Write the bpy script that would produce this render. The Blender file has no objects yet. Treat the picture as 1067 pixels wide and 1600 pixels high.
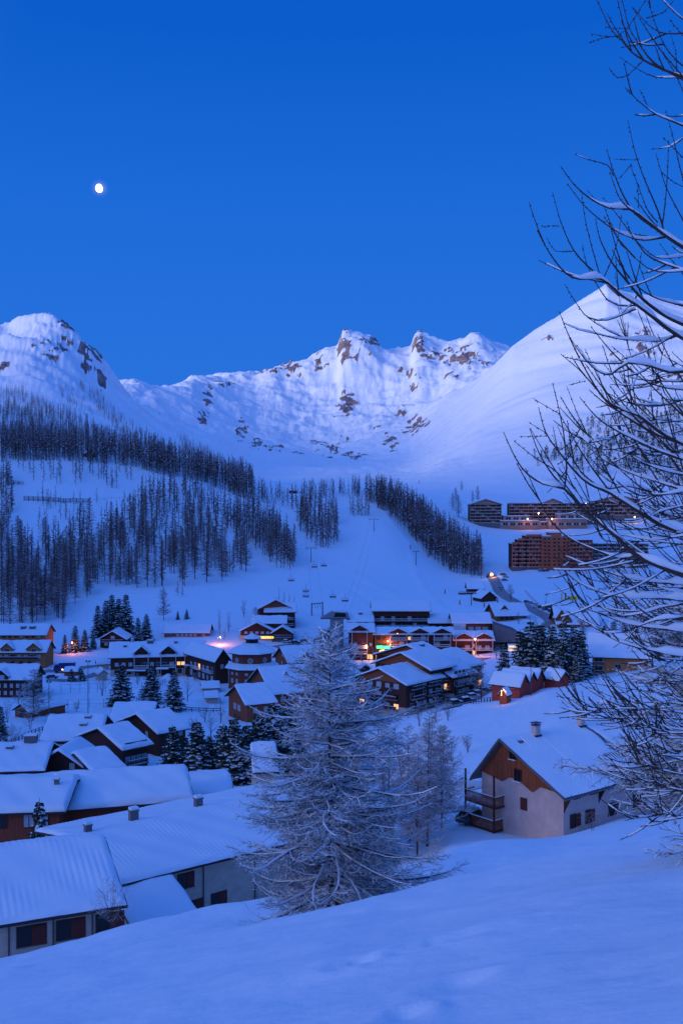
import bpy, math, random
import numpy as np
from mathutils import Vector, Matrix

SC = bpy.context.scene
COL = SC.collection
F = 1556.0                      # focal length in photo pixels (35 mm on a 36 mm tall frame)
CX, CY = 533.5, 800.0

# ---------------------------------------------------------------- camera
cam_d = bpy.data.cameras.new("camera")
cam_d.sensor_fit = 'VERTICAL'; cam_d.sensor_height = 36.0; cam_d.lens = 35.0
cam_d.clip_start = 0.2; cam_d.clip_end = 40000
cam = bpy.data.objects.new("camera", cam_d); COL.objects.link(cam)
cam.location = (0, 0, 0); cam.rotation_euler = (math.radians(90), 0, 0)
SC.camera = cam

# ---------------------------------------------------------------- world: dusk sky
SUN_EL, SUN_AZ = math.radians(9.0), math.radians(238.0)   # afterglow, behind the camera to the left
wd = bpy.data.worlds.new("World"); SC.world = wd; wd.use_nodes = True
wn, wl = wd.node_tree.nodes, wd.node_tree.links
wn.clear()
w_out = wn.new("ShaderNodeOutputWorld"); w_bg = wn.new("ShaderNodeBackground")
w_tc = wn.new("ShaderNodeTexCoord"); w_sep = wn.new("ShaderNodeSeparateXYZ")
w_r = wn.new("ShaderNodeValToRGB"); w_r2 = wn.new("ShaderNodeValToRGB")
wl.new(w_tc.outputs["Generated"], w_sep.inputs[0])
def ramp(r, stops):
    e = r.color_ramp.elements
    while len(e) > 1: e.remove(e[-1])
    e[0].position = stops[0][0]; e[0].color = (*stops[0][1], 1)
    for p, c in stops[1:]:
        n = e.new(p); n.color = (*c, 1)
# elevation (z of the view direction) -> blue of the hour after sunset
ramp(w_r, [(0.0, (0.026, 0.180, 0.74)), (0.15, (0.0205, 0.166, 0.72)), (0.306, (0.0110, 0.143, 0.685)),
           (0.435, (0.0035, 0.108, 0.60)), (0.65, (0.006, 0.105, 0.60)), (1.0, (0.02, 0.13, 0.68))])
# glow towards the sunrise side behind the viewer
ramp(w_r2, [(0.0, (0.0, 0.0, 0.0)), (0.42, (0.0, 0.0, 0.0)), (0.6, (0.03, 0.08, 0.22)), (0.8, (0.12, 0.20, 0.45)), (1.0, (0.34, 0.44, 0.80))])
w_vm = wn.new("ShaderNodeVectorMath"); w_vm.operation = 'DOT_PRODUCT'
w_vm.inputs[1].default_value = (math.sin(SUN_AZ) , math.cos(SUN_AZ), 0.15)
wl.new(w_tc.outputs["Generated"], w_vm.inputs[0])
w_map = wn.new("ShaderNodeMapRange"); w_map.inputs[1].default_value = -1; w_map.inputs[2].default_value = 1
wl.new(w_vm.outputs["Value"], w_map.inputs[0])
wl.new(w_map.outputs[0], w_r2.inputs[0]); wl.new(w_sep.outputs[2], w_r.inputs[0])
w_add = wn.new("ShaderNodeMix"); w_add.data_type = 'RGBA'; w_add.blend_type = 'ADD'
w_add.inputs[0].default_value = 1.0
wl.new(w_r.outputs[0], w_add.inputs[6]); wl.new(w_r2.outputs[0], w_add.inputs[7])
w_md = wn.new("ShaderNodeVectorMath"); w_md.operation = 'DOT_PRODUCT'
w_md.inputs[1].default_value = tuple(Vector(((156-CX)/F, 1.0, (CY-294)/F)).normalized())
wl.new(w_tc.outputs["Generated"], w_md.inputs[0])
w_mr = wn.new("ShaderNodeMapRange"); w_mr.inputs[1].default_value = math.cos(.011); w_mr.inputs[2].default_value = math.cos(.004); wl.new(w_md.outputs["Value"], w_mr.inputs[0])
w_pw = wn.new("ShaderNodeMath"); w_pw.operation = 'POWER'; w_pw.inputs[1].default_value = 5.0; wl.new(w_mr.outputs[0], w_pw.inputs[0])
w_ad2 = wn.new("ShaderNodeMix"); w_ad2.data_type = 'RGBA'; w_ad2.blend_type = 'ADD'; w_ad2.inputs[7].default_value = (0.10, 0.08, 0.08, 1)  # moon's halo, painted as a brighter spot in the sky colour
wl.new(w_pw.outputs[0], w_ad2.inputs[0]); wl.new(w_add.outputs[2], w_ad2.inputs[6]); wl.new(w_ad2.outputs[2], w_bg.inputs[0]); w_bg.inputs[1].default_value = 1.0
wl.new(w_bg.outputs[0], w_out.inputs[0])

# ---------------------------------------------------------------- the broad afterglow as one soft sun
sd = bpy.data.lights.new("sun", 'SUN'); sd.energy = 1.9; sd.angle = math.radians(24)
sd.color = (1.0, 0.86, 0.56)
sun = bpy.data.objects.new("sun", sd); COL.objects.link(sun)
to_sun = Vector((math.sin(SUN_AZ) * math.cos(SUN_EL), math.cos(SUN_AZ) * math.cos(SUN_EL), math.sin(SUN_EL)))
sun.rotation_euler = to_sun.to_track_quat('Z', 'Y').to_euler()

SC.view_settings.view_transform = 'Standard'; SC.view_settings.look = 'None'
SC.view_settings.exposure = 0.0; SC.view_settings.gamma = 1.0
SC.view_settings.use_curve_mapping = False

# ================================================================= helpers
def P(px, py, Y):
    """the point seen at photo pixel (px, py) at forward distance Y"""
    return Vector(((px - CX) / F * Y, Y, -(py - CY) / F * Y))

def tag(o, label=None, cat=None, group=None, kind=None):
    if label: o['label'] = label
    if cat: o['category'] = cat
    if group: o['group'] = group
    if kind: o['kind'] = kind
    return o

def link(name, me, parent=None, loc=None, rz=None):
    o = bpy.data.objects.new(name, me); COL.objects.link(o)
    if parent is not None: o.parent = parent
    if loc is not None: o.location = loc
    if rz is not None: o.rotation_euler = (0, 0, rz)
    return o

def empty(name, loc, rz=0, label=None, cat=None, group=None):
    o = link(name, None, None, loc, rz)
    return tag(o, label, cat, group)

class MB:
    """collects faces, builds one mesh"""
    def __init__(s): s.v = []; s.f = []; s.m = []
    def add(s, vs, fs, mi=0):
        b = len(s.v); s.v.extend([tuple(p) for p in vs])
        for f in fs: s.f.append(tuple(b + i for i in f)); s.m.append(mi)
    def box(s, x0, y0, z0, x1, y1, z1, mi=0):
        s.add([(x0,y0,z0),(x1,y0,z0),(x1,y1,z0),(x0,y1,z0),(x0,y0,z1),(x1,y0,z1),(x1,y1,z1),(x0,y1,z1)],
              [(0,3,2,1),(4,5,6,7),(0,1,5,4),(1,2,6,5),(2,3,7,6),(3,0,4,7)], mi)
    def prism(s, poly, z0, z1, mi=0):
        n = len(poly)
        s.add([(x,y,z0) for x,y in poly] + [(x,y,z1) for x,y in poly],
              [tuple(range(n-1,-1,-1)), tuple(range(n,2*n))] + [(i,(i+1)%n,n+(i+1)%n,n+i) for i in range(n)], mi)
    def ex(s, poly3, vec, mi=0):
        """extrude a 3-D polygon along vec"""
        n = len(poly3); v = Vector(vec)
        s.add([Vector(p) for p in poly3] + [Vector(p) + v for p in poly3],
              [tuple(range(n-1,-1,-1)), tuple(range(n,2*n))] + [(i,(i+1)%n,n+(i+1)%n,n+i) for i in range(n)], mi)
    def tube(s, pts, rads, n=5, mi=0, cap=True):
        pts = [Vector(p) for p in pts]; rings = []
        b = len(s.v)
        for i, p in enumerate(pts):
            d = (pts[min(i+1, len(pts)-1)] - pts[max(i-1, 0)])
            if d.length < 1e-9: d = Vector((0,0,1))
            d.normalize()
            a = d.cross(Vector((0,0,1)))
            if a.length < 0.05: a = d.cross(Vector((0,1,0)))
            a.normalize(); c = d.cross(a)
            for k in range(n):
                t = 2*math.pi*k/n
                s.v.append(tuple(p + (a*math.cos(t) + c*math.sin(t)) * rads[i]))
        for i in range(len(pts)-1):
            for k in range(n):
                s.f.append((b+i*n+k, b+i*n+(k+1)%n, b+(i+1)*n+(k+1)%n, b+(i+1)*n+k)); s.m.append(mi)
        if cap:
            s.f.append(tuple(b+k for k in range(n-1,-1,-1))); s.m.append(mi)
            s.f.append(tuple(b+(len(pts)-1)*n+k for k in range(n))); s.m.append(mi)
    def mesh(s, name, mats, smooth=False):
        me = bpy.data.meshes.new(name)
        me.from_pydata(s.v, [], s.f)
        if not isinstance(mats, (list, tuple)): mats = [mats]
        for m in mats: me.materials.append(m)
        if len(mats) > 1: me.polygons.foreach_set("material_index", s.m)
        if smooth: me.polygons.foreach_set("use_smooth", [True]*len(s.f))
        me.update()
        return me
    def build(s, name, mats, parent=None, loc=None, rz=None, smooth=False):
        return link(name, s.mesh(name, mats, smooth), parent, loc, rz)

def mat(name, col, rough=0.8, var=0.0, vscale=3.0, bump=0.0, bscale=8.0, emit=None, estr=0, stretch=None, spec=0.3, metal=0.0):
    m = bpy.data.materials.new(name); m.use_nodes = True
    n, l = m.node_tree.nodes, m.node_tree.links
    b = n["Principled BSDF"]
    b.inputs["Base Color"].default_value = (*col, 1); b.inputs["Roughness"].default_value = rough
    b.inputs["Specular IOR Level"].default_value = spec; b.inputs["Metallic"].default_value = metal
    if emit: b.inputs["Emission Color"].default_value = (*emit, 1); b.inputs["Emission Strength"].default_value = estr
    if var or bump:
        tc = n.new("ShaderNodeTexCoord"); mp = n.new("ShaderNodeMapping")
        l.new(tc.outputs["Object"], mp.inputs[0])
        if stretch: mp.inputs["Scale"].default_value = stretch
    if var:
        t = n.new("ShaderNodeTexNoise"); t.inputs["Scale"].default_value = vscale; t.inputs["Detail"].default_value = 5
        t.inputs["Roughness"].default_value = 0.65
        l.new(mp.outputs[0], t.inputs["Vector"])
        r = n.new("ShaderNodeValToRGB"); l.new(t.outputs["Fac"], r.inputs[0])
        lo = tuple(max(0, c*(1-var)) for c in col); hi = tuple(min(1, c*(1+var)) for c in col)
        ramp(r, [(0.3, lo), (0.7, hi)])
        l.new(r.outputs[0], b.inputs["Base Color"])
    if bump:
        t2 = n.new("ShaderNodeTexNoise"); t2.inputs["Scale"].default_value = bscale; t2.inputs["Detail"].default_value = 4
        l.new(mp.outputs[0], t2.inputs["Vector"])
        bp = n.new("ShaderNodeBump"); bp.inputs["Strength"].default_value = bump; bp.inputs["Distance"].default_value = 0.05
        l.new(t2.outputs["Fac"], bp.inputs["Height"]); l.new(bp.outputs[0], b.inputs["Normal"])
    return m

# ---------------------------------------------------------------- numpy noise
_rs = np.random.RandomState(7)
_perm = _rs.permutation(512); _perm = np.concatenate([_perm, _perm])
_ga = _rs.rand(512) * 2 * np.pi; _gx, _gy = np.cos(_ga), np.sin(_ga)
def pnoise(x, y):
    xi = np.floor(x).astype(np.int64); yi = np.floor(y).astype(np.int64)
    xf, yf = x - xi, y - yi
    u = xf*xf*xf*(xf*(xf*6-15)+10); v = yf*yf*yf*(yf*(yf*6-15)+10)
    def g(ix, iy, fx, fy):
        h = _perm[(_perm[ix & 511] + iy) & 511]
        return _gx[h]*fx + _gy[h]*fy
    a = g(xi, yi, xf, yf); b = g(xi+1, yi, xf-1, yf); c = g(xi, yi+1, xf, yf-1); d = g(xi+1, yi+1, xf-1, yf-1)
    return (a + u*(b-a)) + v*((c + u*(d-c)) - (a + u*(b-a)))
def fbm(x, y, o=5, lac=2.03, gain=0.5):
    s = 0; a = 1.0
    for i in range(o):
        s = s + a*pnoise(x + 17.3*i, y - 9.1*i); x = x*lac; y = y*lac; a *= gain
    return s
def ridged(x, y, o=5):
    s = 0; a = 1.0
    for i in range(o):
        s = s + a*(1 - np.abs(pnoise(x + 31.7*i, y + 3.3*i))*2.2 - 0.5); x = x*2.1; y = y*2.1; a *= 0.5
    return s
def sstep(a, b, x):
    t = np.clip((x-a)/(b-a), 0, 1); return t*t*(3-2*t)

# ================================================================= TERRAIN
# cross sections of the valley, near to far: for photo columns, (column, distance, row the ground has there)
def near(Y): return [(px, Y, 800 + F*(1.7/Y + 0.335 - 0.20*(px-CX)/F)) for px in (-600, 0, 533, 1067, 1700)]
LAY = [near(1.2), near(5), near(14), near(28),
 # approaching the crest
 [(-300,40,1560),(0,40,1520),(200,42,1475),(350,44,1448),(533,42,1440),(620,46,1400),(700,50,1372),(877,62,1335),(1067,66,1310),(1400,70,1260)],
 # crest of the foreground slope
 [(-300,50,1570),(0,50,1501),(200,52,1445),(350,55,1412),(533,58,1385),(620,62,1360),(700,70,1332),(750,82,1316),(877,92,1308),(970,94,1287),(1067,94,1280),(1400,100,1230)],
 # foot of the drop
 [(-300,66,1720),(0,66,1590),(200,72,1540),(350,76,1500),(533,80,1450),(620,86,1390),(700,100,1310),(750,104,1300),(877,110,1292),(970,114,1255),(1067,114,1250),(1400,120,1210)],
 [(-300,115,1360),(0,115,1350),(350,115,1345),(533,118,1310),(640,124,1250),(740,128,1225),(877,135,1195),(1067,140,1160),(1400,140,1130)],
 [(-300,170,1235),(0,170,1232),(350,170,1238),(533,172,1232),(620,175,1225),(700,178,1160),(877,180,1118),(1067,180,1095),(1400,180,1060)],
 [(-300,230,1160),(0,230,1160),(350,230,1166),(533,232,1168),(620,232,1150),(690,228,1113),(760,228,1099),(811,230,1092),(852,230,1079),(900,228,1074),(1067,230,1058),(1400,230,1030)],
 [(-300,290,1105),(0,290,1110),(350,290,1112),(533,290,1112),(640,290,1110),(700,290,1098),(780,290,1085),(877,290,1060),(960,280,1048),(1067,280,1040),(1400,280,1010)],
 [(-300,430,1012),(0,430,1018),(350,430,1020),(533,430,1020),(700,430,1020),(800,430,1012),(900,430,998),(1067,430,985),(1400,430,960)],
 [(-300,500,985),(0,500,985),(100,500,982),(300,520,952),(450,520,948),(600,530,952),(700,540,950),(800,540,945),(900,540,945),(1067,540,940),(1400,540,920)],
 [(-300,640,880),(0,640,884),(100,640,884),(300,650,884),(450,650,892),(530,650,895),(650,655,900),(720,680,912),(780,650,912),(850,680,896),(1067,690,892),(1400,700,870)],
 [(-300,770,795),(0,770,800),(100,770,795),(250,780,800),(350,800,802),(450,820,805),(530,840,800),(600,830,800),(650,800,845),(700,760,880),(760,780,868),(800,800,856),(925,810,850),(1067,820,842),(1400,850,800)],
 [(-300,860,712),(0,860,712),(100,860,712),(250,870,722),(350,900,758),(450,950,772),(500,955,762),(560,960,752),(600,930,762),(640,920,785),(700,920,818),(760,950,832),(850,960,828),(1067,970,818),(1400,1000,760)],
 [(-300,1060,690),(0,1060,692),(150,1060,692),(300,1060,716),(400,1080,752),(470,1090,765),(533,1090,765),(640,1080,776),(740,1080,790),(850,1080,790),(1067,1080,780),(1400,1100,730)],
 [(-300,1300,640),(0,1300,652),(100,1300,655),(200,1320,676),(300,1360,712),(400,1420,748),(533,1430,752),(640,1400,764),(740,1380,762),(850,1380,742),(950,1380,725),(1067,1380,712),(1400,1400,640)],
 [(-300,1700,560),(0,1700,588),(60,1700,585),(100,1700,600),(150,1720,622),(200,1740,652),(300,1800,700),(400,1850,735),(533,1900,738),(640,1850,745),(740,1750,716),(850,1750,672),(950,1750,640),(1067,1750,615),(1400,1750,540)],
 [(-300,2150,480),(-60,2150,505),(0,2150,522),(50,2150,504),(78,2150,505),(84,2150,503),(97,2150,499),(106,2150,506),(110,2150,518),(118,2150,530),(138,2150,541),(151,2160,551),(157,2165,572),(166,2170,578),(173,2180,600),(186,2180,616),(240,2200,662),(300,2250,697),(400,2350,722),(533,2450,722),(640,2400,722),(740,2200,665),(850,2150,590),(950,2150,535),(1067,2150,520),(1400,2200,450)],
 [(-300,2650,540),(0,2650,560),(95,2650,580),(150,2650,620),(220,2750,640),(300,2850,655),(400,2900,680),(470,2950,690),(533,2950,695),(640,2850,670),(740,2700,600),(800,2640,542),(850,2620,511),(905,2600,476),(948,2600,446),(972,2600,458),(1030,2600,470),(1067,2600,476),(1400,2700,400)],
 [(-300,3200,650),(0,3200,640),(150,3200,600),(190,3200,593),(230,3200,596),(265,3200,600),(300,3300,596),(330,3350,610),(400,3400,630),(470,3400,640),(533,3400,635),(600,3400,630),(640,3350,625),(700,3300,600),(760,3250,585),(800,3200,585),(900,3200,600),(1067,3200,620),(1400,3300,560)],
 [(-300,4000,700),(150,4000,660),(265,4000,620),(300,4000,595),(340,4000,583),(372,4000,582),(400,4000,578),(440,4000,566),(475,4000,556),(505,4000,548),(529,4000,541),(533,4000,519),(546,4000,513),(562,4000,514),(578,4000,520),(596,4000,534),(610,4000,536),(643,4000,537),(647,4000,516),(656,4000,513),(676,4000,527),(686,4000,535),(716,4000,532),(745,4000,521),(765,4000,531),(795,4000,542),(850,4000,570),(1067,4000,640),(1400,4000,640)],
 [(-300,5200,760),(400,5200,720),(800,5200,720),(1400,5200,760)],
]
PXS = np.arange(-420.0, 1490.0, 2.0)
def _interp_layer(L):
    a = np.array(L); 
    Y = np.interp(PXS, a[:,0], a[:,1]); py = np.interp(PXS, a[:,0], a[:,2])
    return Y, py
LY = []; LZ = []
for k, L in enumerate(LAY):
    Y, py = _interp_layer(L)
    sm = {20: 3, 21: 3, 22: 5, 23: 3, 24: 3}.get(k, 45 if 12 <= k else 25)                                # soften the corners of the polylines
    ker = np.hanning(sm+2)[1:-1]; ker /= ker.sum()
    py = np.convolve(np.pad(py, sm//2, mode='edge'), ker, 'valid'); Y = np.convolve(np.pad(Y, sm//2, mode='edge'), ker, 'valid')
    LY.append(Y); LZ.append(-(py - CY)/F*Y)
LY = np.array(LY); LZ = np.array(LZ)                          # [layer, column]
def _pchip_slopes(X, Z):
    h = np.diff(X, axis=0); d = np.diff(Z, axis=0)/h
    m = np.zeros_like(Z)
    w1 = 2*h[1:] + h[:-1]; w2 = h[1:] + 2*h[:-1]
    same = d[1:]*d[:-1] > 0
    dd1 = np.where(same, d[1:], 1); dd0 = np.where(same, d[:-1], 1)
    m[1:-1] = np.where(same, (w1+w2)/(w1/dd0 + w2/dd1), 0)
    m[0] = d[0]; m[-1] = d[-1]
    return m
LM = _pchip_slopes(LY, LZ)
def base_h(px, Y):
    """smooth valley height, arrays of photo column and forward distance"""
    shp = px.shape; px = px.ravel(); Y = Y.ravel()
    c = np.clip((px - PXS[0])/2.0, 0, len(PXS)-1.001); ci = c.astype(int); cf = c - ci
    out = 0
    for cc, w in ((ci, 1-cf), (ci+1, cf)):
        Yk = LY[:, cc]                                        # K x N
        Yc = np.clip(Y, Yk[0], Yk[-1])
        k = np.clip((Yk <= Yc).sum(0)-1, 0, len(LY)-2)
        n = np.arange(len(cc)); a = Yk[k, n]; b = Yk[k+1, n]; h = b-a; t = (Yc-a)/h
        z0, z1, m0, m1 = LZ[k, cc], LZ[k+1, cc], LM[k, cc], LM[k+1, cc]
        z = (2*t**3-3*t**2+1)*z0 + (t**3-2*t**2+t)*h*m0 + (-2*t**3+3*t**2)*z1 + (t**3-t**2)*h*m1
        out = out + z*w
    return out.reshape(shp)

# rock outcrops: photo column, row, half width, half height, strength
ROCK = [(538,538,9,20,1.5),(580,531,18,10,1.1),(562,552,30,9,.45),(652,528,9,16,1.3),(665,545,22,12,.7),(690,545,30,20,.35),
 (720,552,34,16,.7),(745,560,26,14,.5),(700,580,22,18,.4),(541,622,13,22,1.3),(530,650,20,25,.3),(378,668,9,16,1.1),(400,690,13,8,.9),
 (425,697,22,6,.6),(462,707,16,5,.6),(325,620,10,34,.5),(316,650,10,22,.5),(350,600,20,10,.5),(455,568,18,9,.9),(420,575,20,7,.6),(500,560,16,12,.6),
 (104,512,10,13,1.6),(113,522,8,14,1.2),(122,537,14,10,.9),(85,560,22,9,.5),(160,592,7,16,.9),(60,545,14,7,.45),(100,545,26,14,.7),(140,560,20,20,.8),(153,568,7,18,1.2),(160,600,7,18,.8),(35,560,12,10,.4),(8,575,12,12,.5),
 (515,702,30,12,.42),(535,690,16,12,.38),(655,655,16,9,1.0),(640,668,16,8,.8),(610,690,20,12,.5),(590,670,26,12,.35),(620,640,20,20,.4),(648,585,20,20,.5),(630,575,8,12,.7),
 (855,528,12,5,.8),(880,535,10,4,.5),(1000,545,40,25,.38),(1040,600,40,30,.4),(960,560,30,20,.3),(1000,520,40,20,.4),
 (470,640,20,10,.25),(700,610,20,14,.3),(500,690,18,14,.5),(555,710,22,10,.6),(575,620,20,10,.3),(430,640,20,8,.3)]

def terrain_detail(x, y, px, py, Y):
    far = sstep(1150, 2100, Y); vfar = sstep(2500, 3300, Y)
    mid = sstep(480, 900, Y)
    n1 = fbm(x/420+3, y/420, 6, gain=.45); n2 = ridged(x/430+8, y/430+1, 4); n3 = fbm(x/60, y/60+5, 4)
    n4 = ridged(x/130+2, y/130+9, 4)
    z = far*(n1*15 + n3*4.5 + (n4-.5)*6*(1-.7*sstep(720, 800, px)*(1-vfar))) + vfar*((n2-0.6)*24 + (n4-.5)*7)
    rightm = sstep(720, 800, px)*(1-vfar)
    z = z*(1 - 0.75*rightm*sstep(1, 0, 0))                    # the right hand mountain is smooth
    # long gullies on the right mountain
    gl = fbm((x*0.8 + y*0.45)/70, (x*-0.45 + y*0.8)/900, 4)
    z = z + rightm*far*(gl*9 + 4*fbm((x*0.8+y*0.45)/28+7, (x*-0.45+y*0.8)/600, 3))
    lm = (1 - sstep(230, 420, px))*(1-vfar)*far
    z = z + lm*(ridged((x*0.55+y*0.83)/150, (x*0.83-y*0.55)/520, 5))*30
    z = z + mid*(1-far)*(fbm(x/90, y/90, 5)*3.0) + sstep(90, 200, Y)*(1-mid)*(1-far)*(fbm(x/25, y/25, 4)*0.3+np.maximum(0,fbm(x/5,y/5,3))*0.5)
    nearw = 1 - sstep(60, 110, Y)
    z = z + nearw*(fbm(x/7, y/9, 4)*0.24 + fbm(x/1.3, y/1.7, 3)*0.022 + np.maximum(0, fbm((x+y*.4)/2.2, (y-x*.4)/.8, 3))*0.035)*sstep(1.5, 9, Y)
    rk = np.zeros_like(x)
    for (a, b, w, h, s) in ROCK:
        d = ((px-a)/w)**2 + ((py-b)/h)**2
        rk = np.maximum(rk, s*np.exp(-d*0.9))
    rk = rk*(Y > 1600)
    rn = fbm(x/38+40, y/38, 6, gain=0.66)
    rock = sstep(0.22, 0.46, rk*(0.62 + rn*1.5))
    z = z + rock*(ridged(x/70, y/70, 4))*9*far
    return z, rock

def solve_grid():
    # directions: dense inside the picture
    th_in = np.arctan(np.linspace(-30, 1097, 840) - CX + 0.0) * 0
    pin = np.linspace(-20, 1087, 690); th_in = np.arctan((pin - CX)/F)
    thl = np.linspace(-math.radians(60), th_in[0], 46)[:-1]; thr = np.linspace(th_in[-1], math.radians(60), 46)[1:]
    thb = np.linspace(math.radians(60), math.radians(300), 50)[1:-1]
    th = np.concatenate([thl, th_in, thr, thb])
    r = np.concatenate([np.geomspace(1.3, 8, 24)[:-1], np.geomspace(8, 48, 160)[:-1], np.linspace(48, 130, 80)[:-1], np.linspace(130, 520, 150)[:-1],
                        np.linspace(520, 1150, 125)[:-1], np.linspace(1150, 4150, 250)[:-1], np.geomspace(4150, 9000, 12)])
    return th, r
TH, RR = solve_grid()
T2, R2 = np.meshgrid(TH, RR, indexing='ij')
X2 = np.sin(T2)*R2; Y2 = np.cos(T2)*R2
front = np.abs(np.where(T2 > math.pi, T2 - 2*math.pi, T2)) <= math.radians(60.01)
tt = np.where(T2 > math.pi, T2-2*math.pi, T2)
ttc = np.clip(tt, -math.radians(30), math.radians(30))
pxg = CX + F*np.tan(ttc)
wside = sstep(math.radians(28), math.radians(52), np.abs(tt))
Yeff = R2*np.cos(ttc)
B = base_h(pxg, Yeff)
PYG = CY - F*B/np.maximum(Yeff, 1)
D, ROCKV = terrain_detail(X2, Y2, pxg, PYG, Yeff)
# out of view: open shoulder climbing behind, left ridge added to shade the valley
zs = -1.7 + 0.2*X2*np.exp(-np.abs(X2)/600) - 0.335*Y2*np.exp(-np.abs(Y2)/400) + 460*sstep(140, 760, -X2)*(.43+.57*sstep(-110, 80, Y2))*sstep(-1800, -900, Y2) + 260*sstep(200, 1500, X2)
zs = zs + fbm(X2/300, Y2/300, 5)*np.minimum(R2*0.05, 60)
Z2 = (B + D)*(1-wside) + zs*wside
Z2 = Z2 - sstep(4500, 9000, R2)*900
# (look-up) for standing things on it
def gz(x, y):
    x = float(x); y = float(y); t = math.atan2(x, y)
    if t < TH[0]: t += 2*math.pi
    r = math.hypot(x, y)
    i = int(np.searchsorted(TH, t)) - 1; j = int(np.searchsorted(RR, r)) - 1
    i = max(0, min(i, len(TH)-2)); j = max(0, min(j, len(RR)-2))
    a = (t-TH[i])/(TH[i+1]-TH[i]); b = (r-RR[j])/(RR[j+1]-RR[j])
    a = min(max(a, 0), 1); b = min(max(b, 0), 1)
    return float((Z2[i,j]*(1-b)+Z2[i,j+1]*b)*(1-a) + (Z2[i+1,j]*(1-b)+Z2[i+1,j+1]*b)*a)
def ray(px, py, r0=3.0, r1=5200.0):
    """first ground point seen at a photo pixel, searching from distance r0"""
    t = math.atan((px-CX)/F); c = math.cos(t)
    i = int(np.clip(np.searchsorted(TH[:780], t)-1, 0, len(TH)-2)); a = (t-TH[i])/(TH[i+1]-TH[i])
    prof = Z2[i]*(1-a) + Z2[i+1]*a
    s = -(py-CY)/F*RR*c                                        # height of the sight line over each ring
    above = prof >= s
    j0 = int(np.searchsorted(RR, r0/c))
    idx = np.nonzero(above[j0:])[0]
    if not len(idx): return None
    j = j0 + int(idx[0])
    if RR[j]*c > r1: return None
    if j == j0: r = RR[j]
    else:
        e0 = prof[j-1]-s[j-1]; e1 = prof[j]-s[j]; b = e0/(e0-e1); r = RR[j-1]+(RR[j]-RR[j-1])*b
    x, y = math.sin(t)*r, c*r
    return Vector((x, y, gz(x, y)))

# footprints and small dents in the untouched snow of the foreground
_rs2 = random.Random(12)
for (ax, ay, bx, by, n, d0) in [(530,1512,640,1487,16,.05),(640,1487,760,1452,18,.05),(760,1452,870,1420,14,.04),(700,1545,745,1525,5,.06),(622,1592,650,1580,3,.10),(150,1560,330,1530,12,.02),(880,1540,1060,1500,9,.02)]:
    for k in range(n):
        f = (k+_rs2.random()*.6)/n; q = ray(ax+(bx-ax)*f+_rs2.uniform(-6,6), ay+(by-ay)*f+_rs2.uniform(-4,4), 4.0)
        if q is None: continue
        i0 = int(np.searchsorted(TH[:780], math.atan2(q.x, q.y))); j0 = int(np.searchsorted(RR, math.hypot(q.x, q.y)))
        d0_ = d0*.4
        sl = (slice(max(0,i0-170), i0+170), slice(max(0,j0-30), j0+30))
        dd = (X2[sl]-q.x)**2+(Y2[sl]-q.y)**2; rr_ = _rs2.uniform(.16,.34)
        Z2[sl] += (-d0_*np.exp(-dd/rr_**2) + d0_*.4*np.exp(-((np.sqrt(dd)-rr_*1.7)/(rr_*.6))**2))

def ridge_line(pts, r0, width, amp):
    G = [ray(a, b, r0) for a, b in pts]; G = [g for g in G if g is not None]
    for a, b in zip(G[:-1], G[1:]):
        n = max(1, int((b-a).length/1.5))
        xs = np.array([a.x+(b.x-a.x)*i/n for i in range(n+1)]); ys = np.array([a.y+(b.y-a.y)*i/n for i in range(n+1)])
        x0, x1, y0, y1 = xs.min()-width*3, xs.max()+width*3, ys.min()-width*3, ys.max()+width*3
        m = (X2 > x0) & (X2 < x1) & (Y2 > y0) & (Y2 < y1); ii = np.nonzero(m)
        if not len(ii[0]): continue
        px_, py_ = X2[ii], Y2[ii]; L2_ = (b.x-a.x)**2+(b.y-a.y)**2
        t = np.clip(((px_-a.x)*(b.x-a.x)+(py_-a.y)*(b.y-a.y))/L2_, 0, 1)
        d = np.hypot(px_-a.x-t*(b.x-a.x), py_-a.y-t*(b.y-a.y))
        Z2[ii] = Z2[ii] + amp*np.exp(-(d/width)**2)*(.7+.3*np.sin(px_*.8+py_*.6))
# cat tracks on the piste, banks of cleared snow along streets and courts
for pts_, w_, a_ in [([(470,890),(520,884),(560,900),(610,925),(660,958)],3.0,.9),([(500,905),(540,915),(580,940),(600,958)],2.5,-.7),([(600,800),(640,850),(650,900),(690,950)],3,.8),
    ([(330,905),(400,900),(455,880),(500,845),(545,810)],2.5,.7),([(230,760),(300,772),(350,790),(400,850)],3,.8),([(60,790),(200,800),(260,790)],3,.8),
    ([(90,1074),(180,1072),(240,1070)],1.6,1.0),([(96,1096),(180,1094),(232,1094)],1.2,.7),([(80,1118),(140,1120),(190,1116)],1.5,.8),([(215,1086),(262,1060),(300,1062)],2,1.1),([(290,1100),(330,1098),(345,1090)],2.2,1.3),
    ([(690,1116),(740,1104),(790,1098),(850,1084)],1.6,.6),([(780,960),(850,975),(900,985)],2,1.0),([(800,918),(860,922),(930,930)],2.5,1.0),([(700,1240),(740,1228),(770,1205)],1.5,.7),([(760,880),(790,872),(850,900)],2.5,.9)]:
    ridge_line(pts_, 90 if pts_[0][1] > 1200 else 200, w_, a_)

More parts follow.
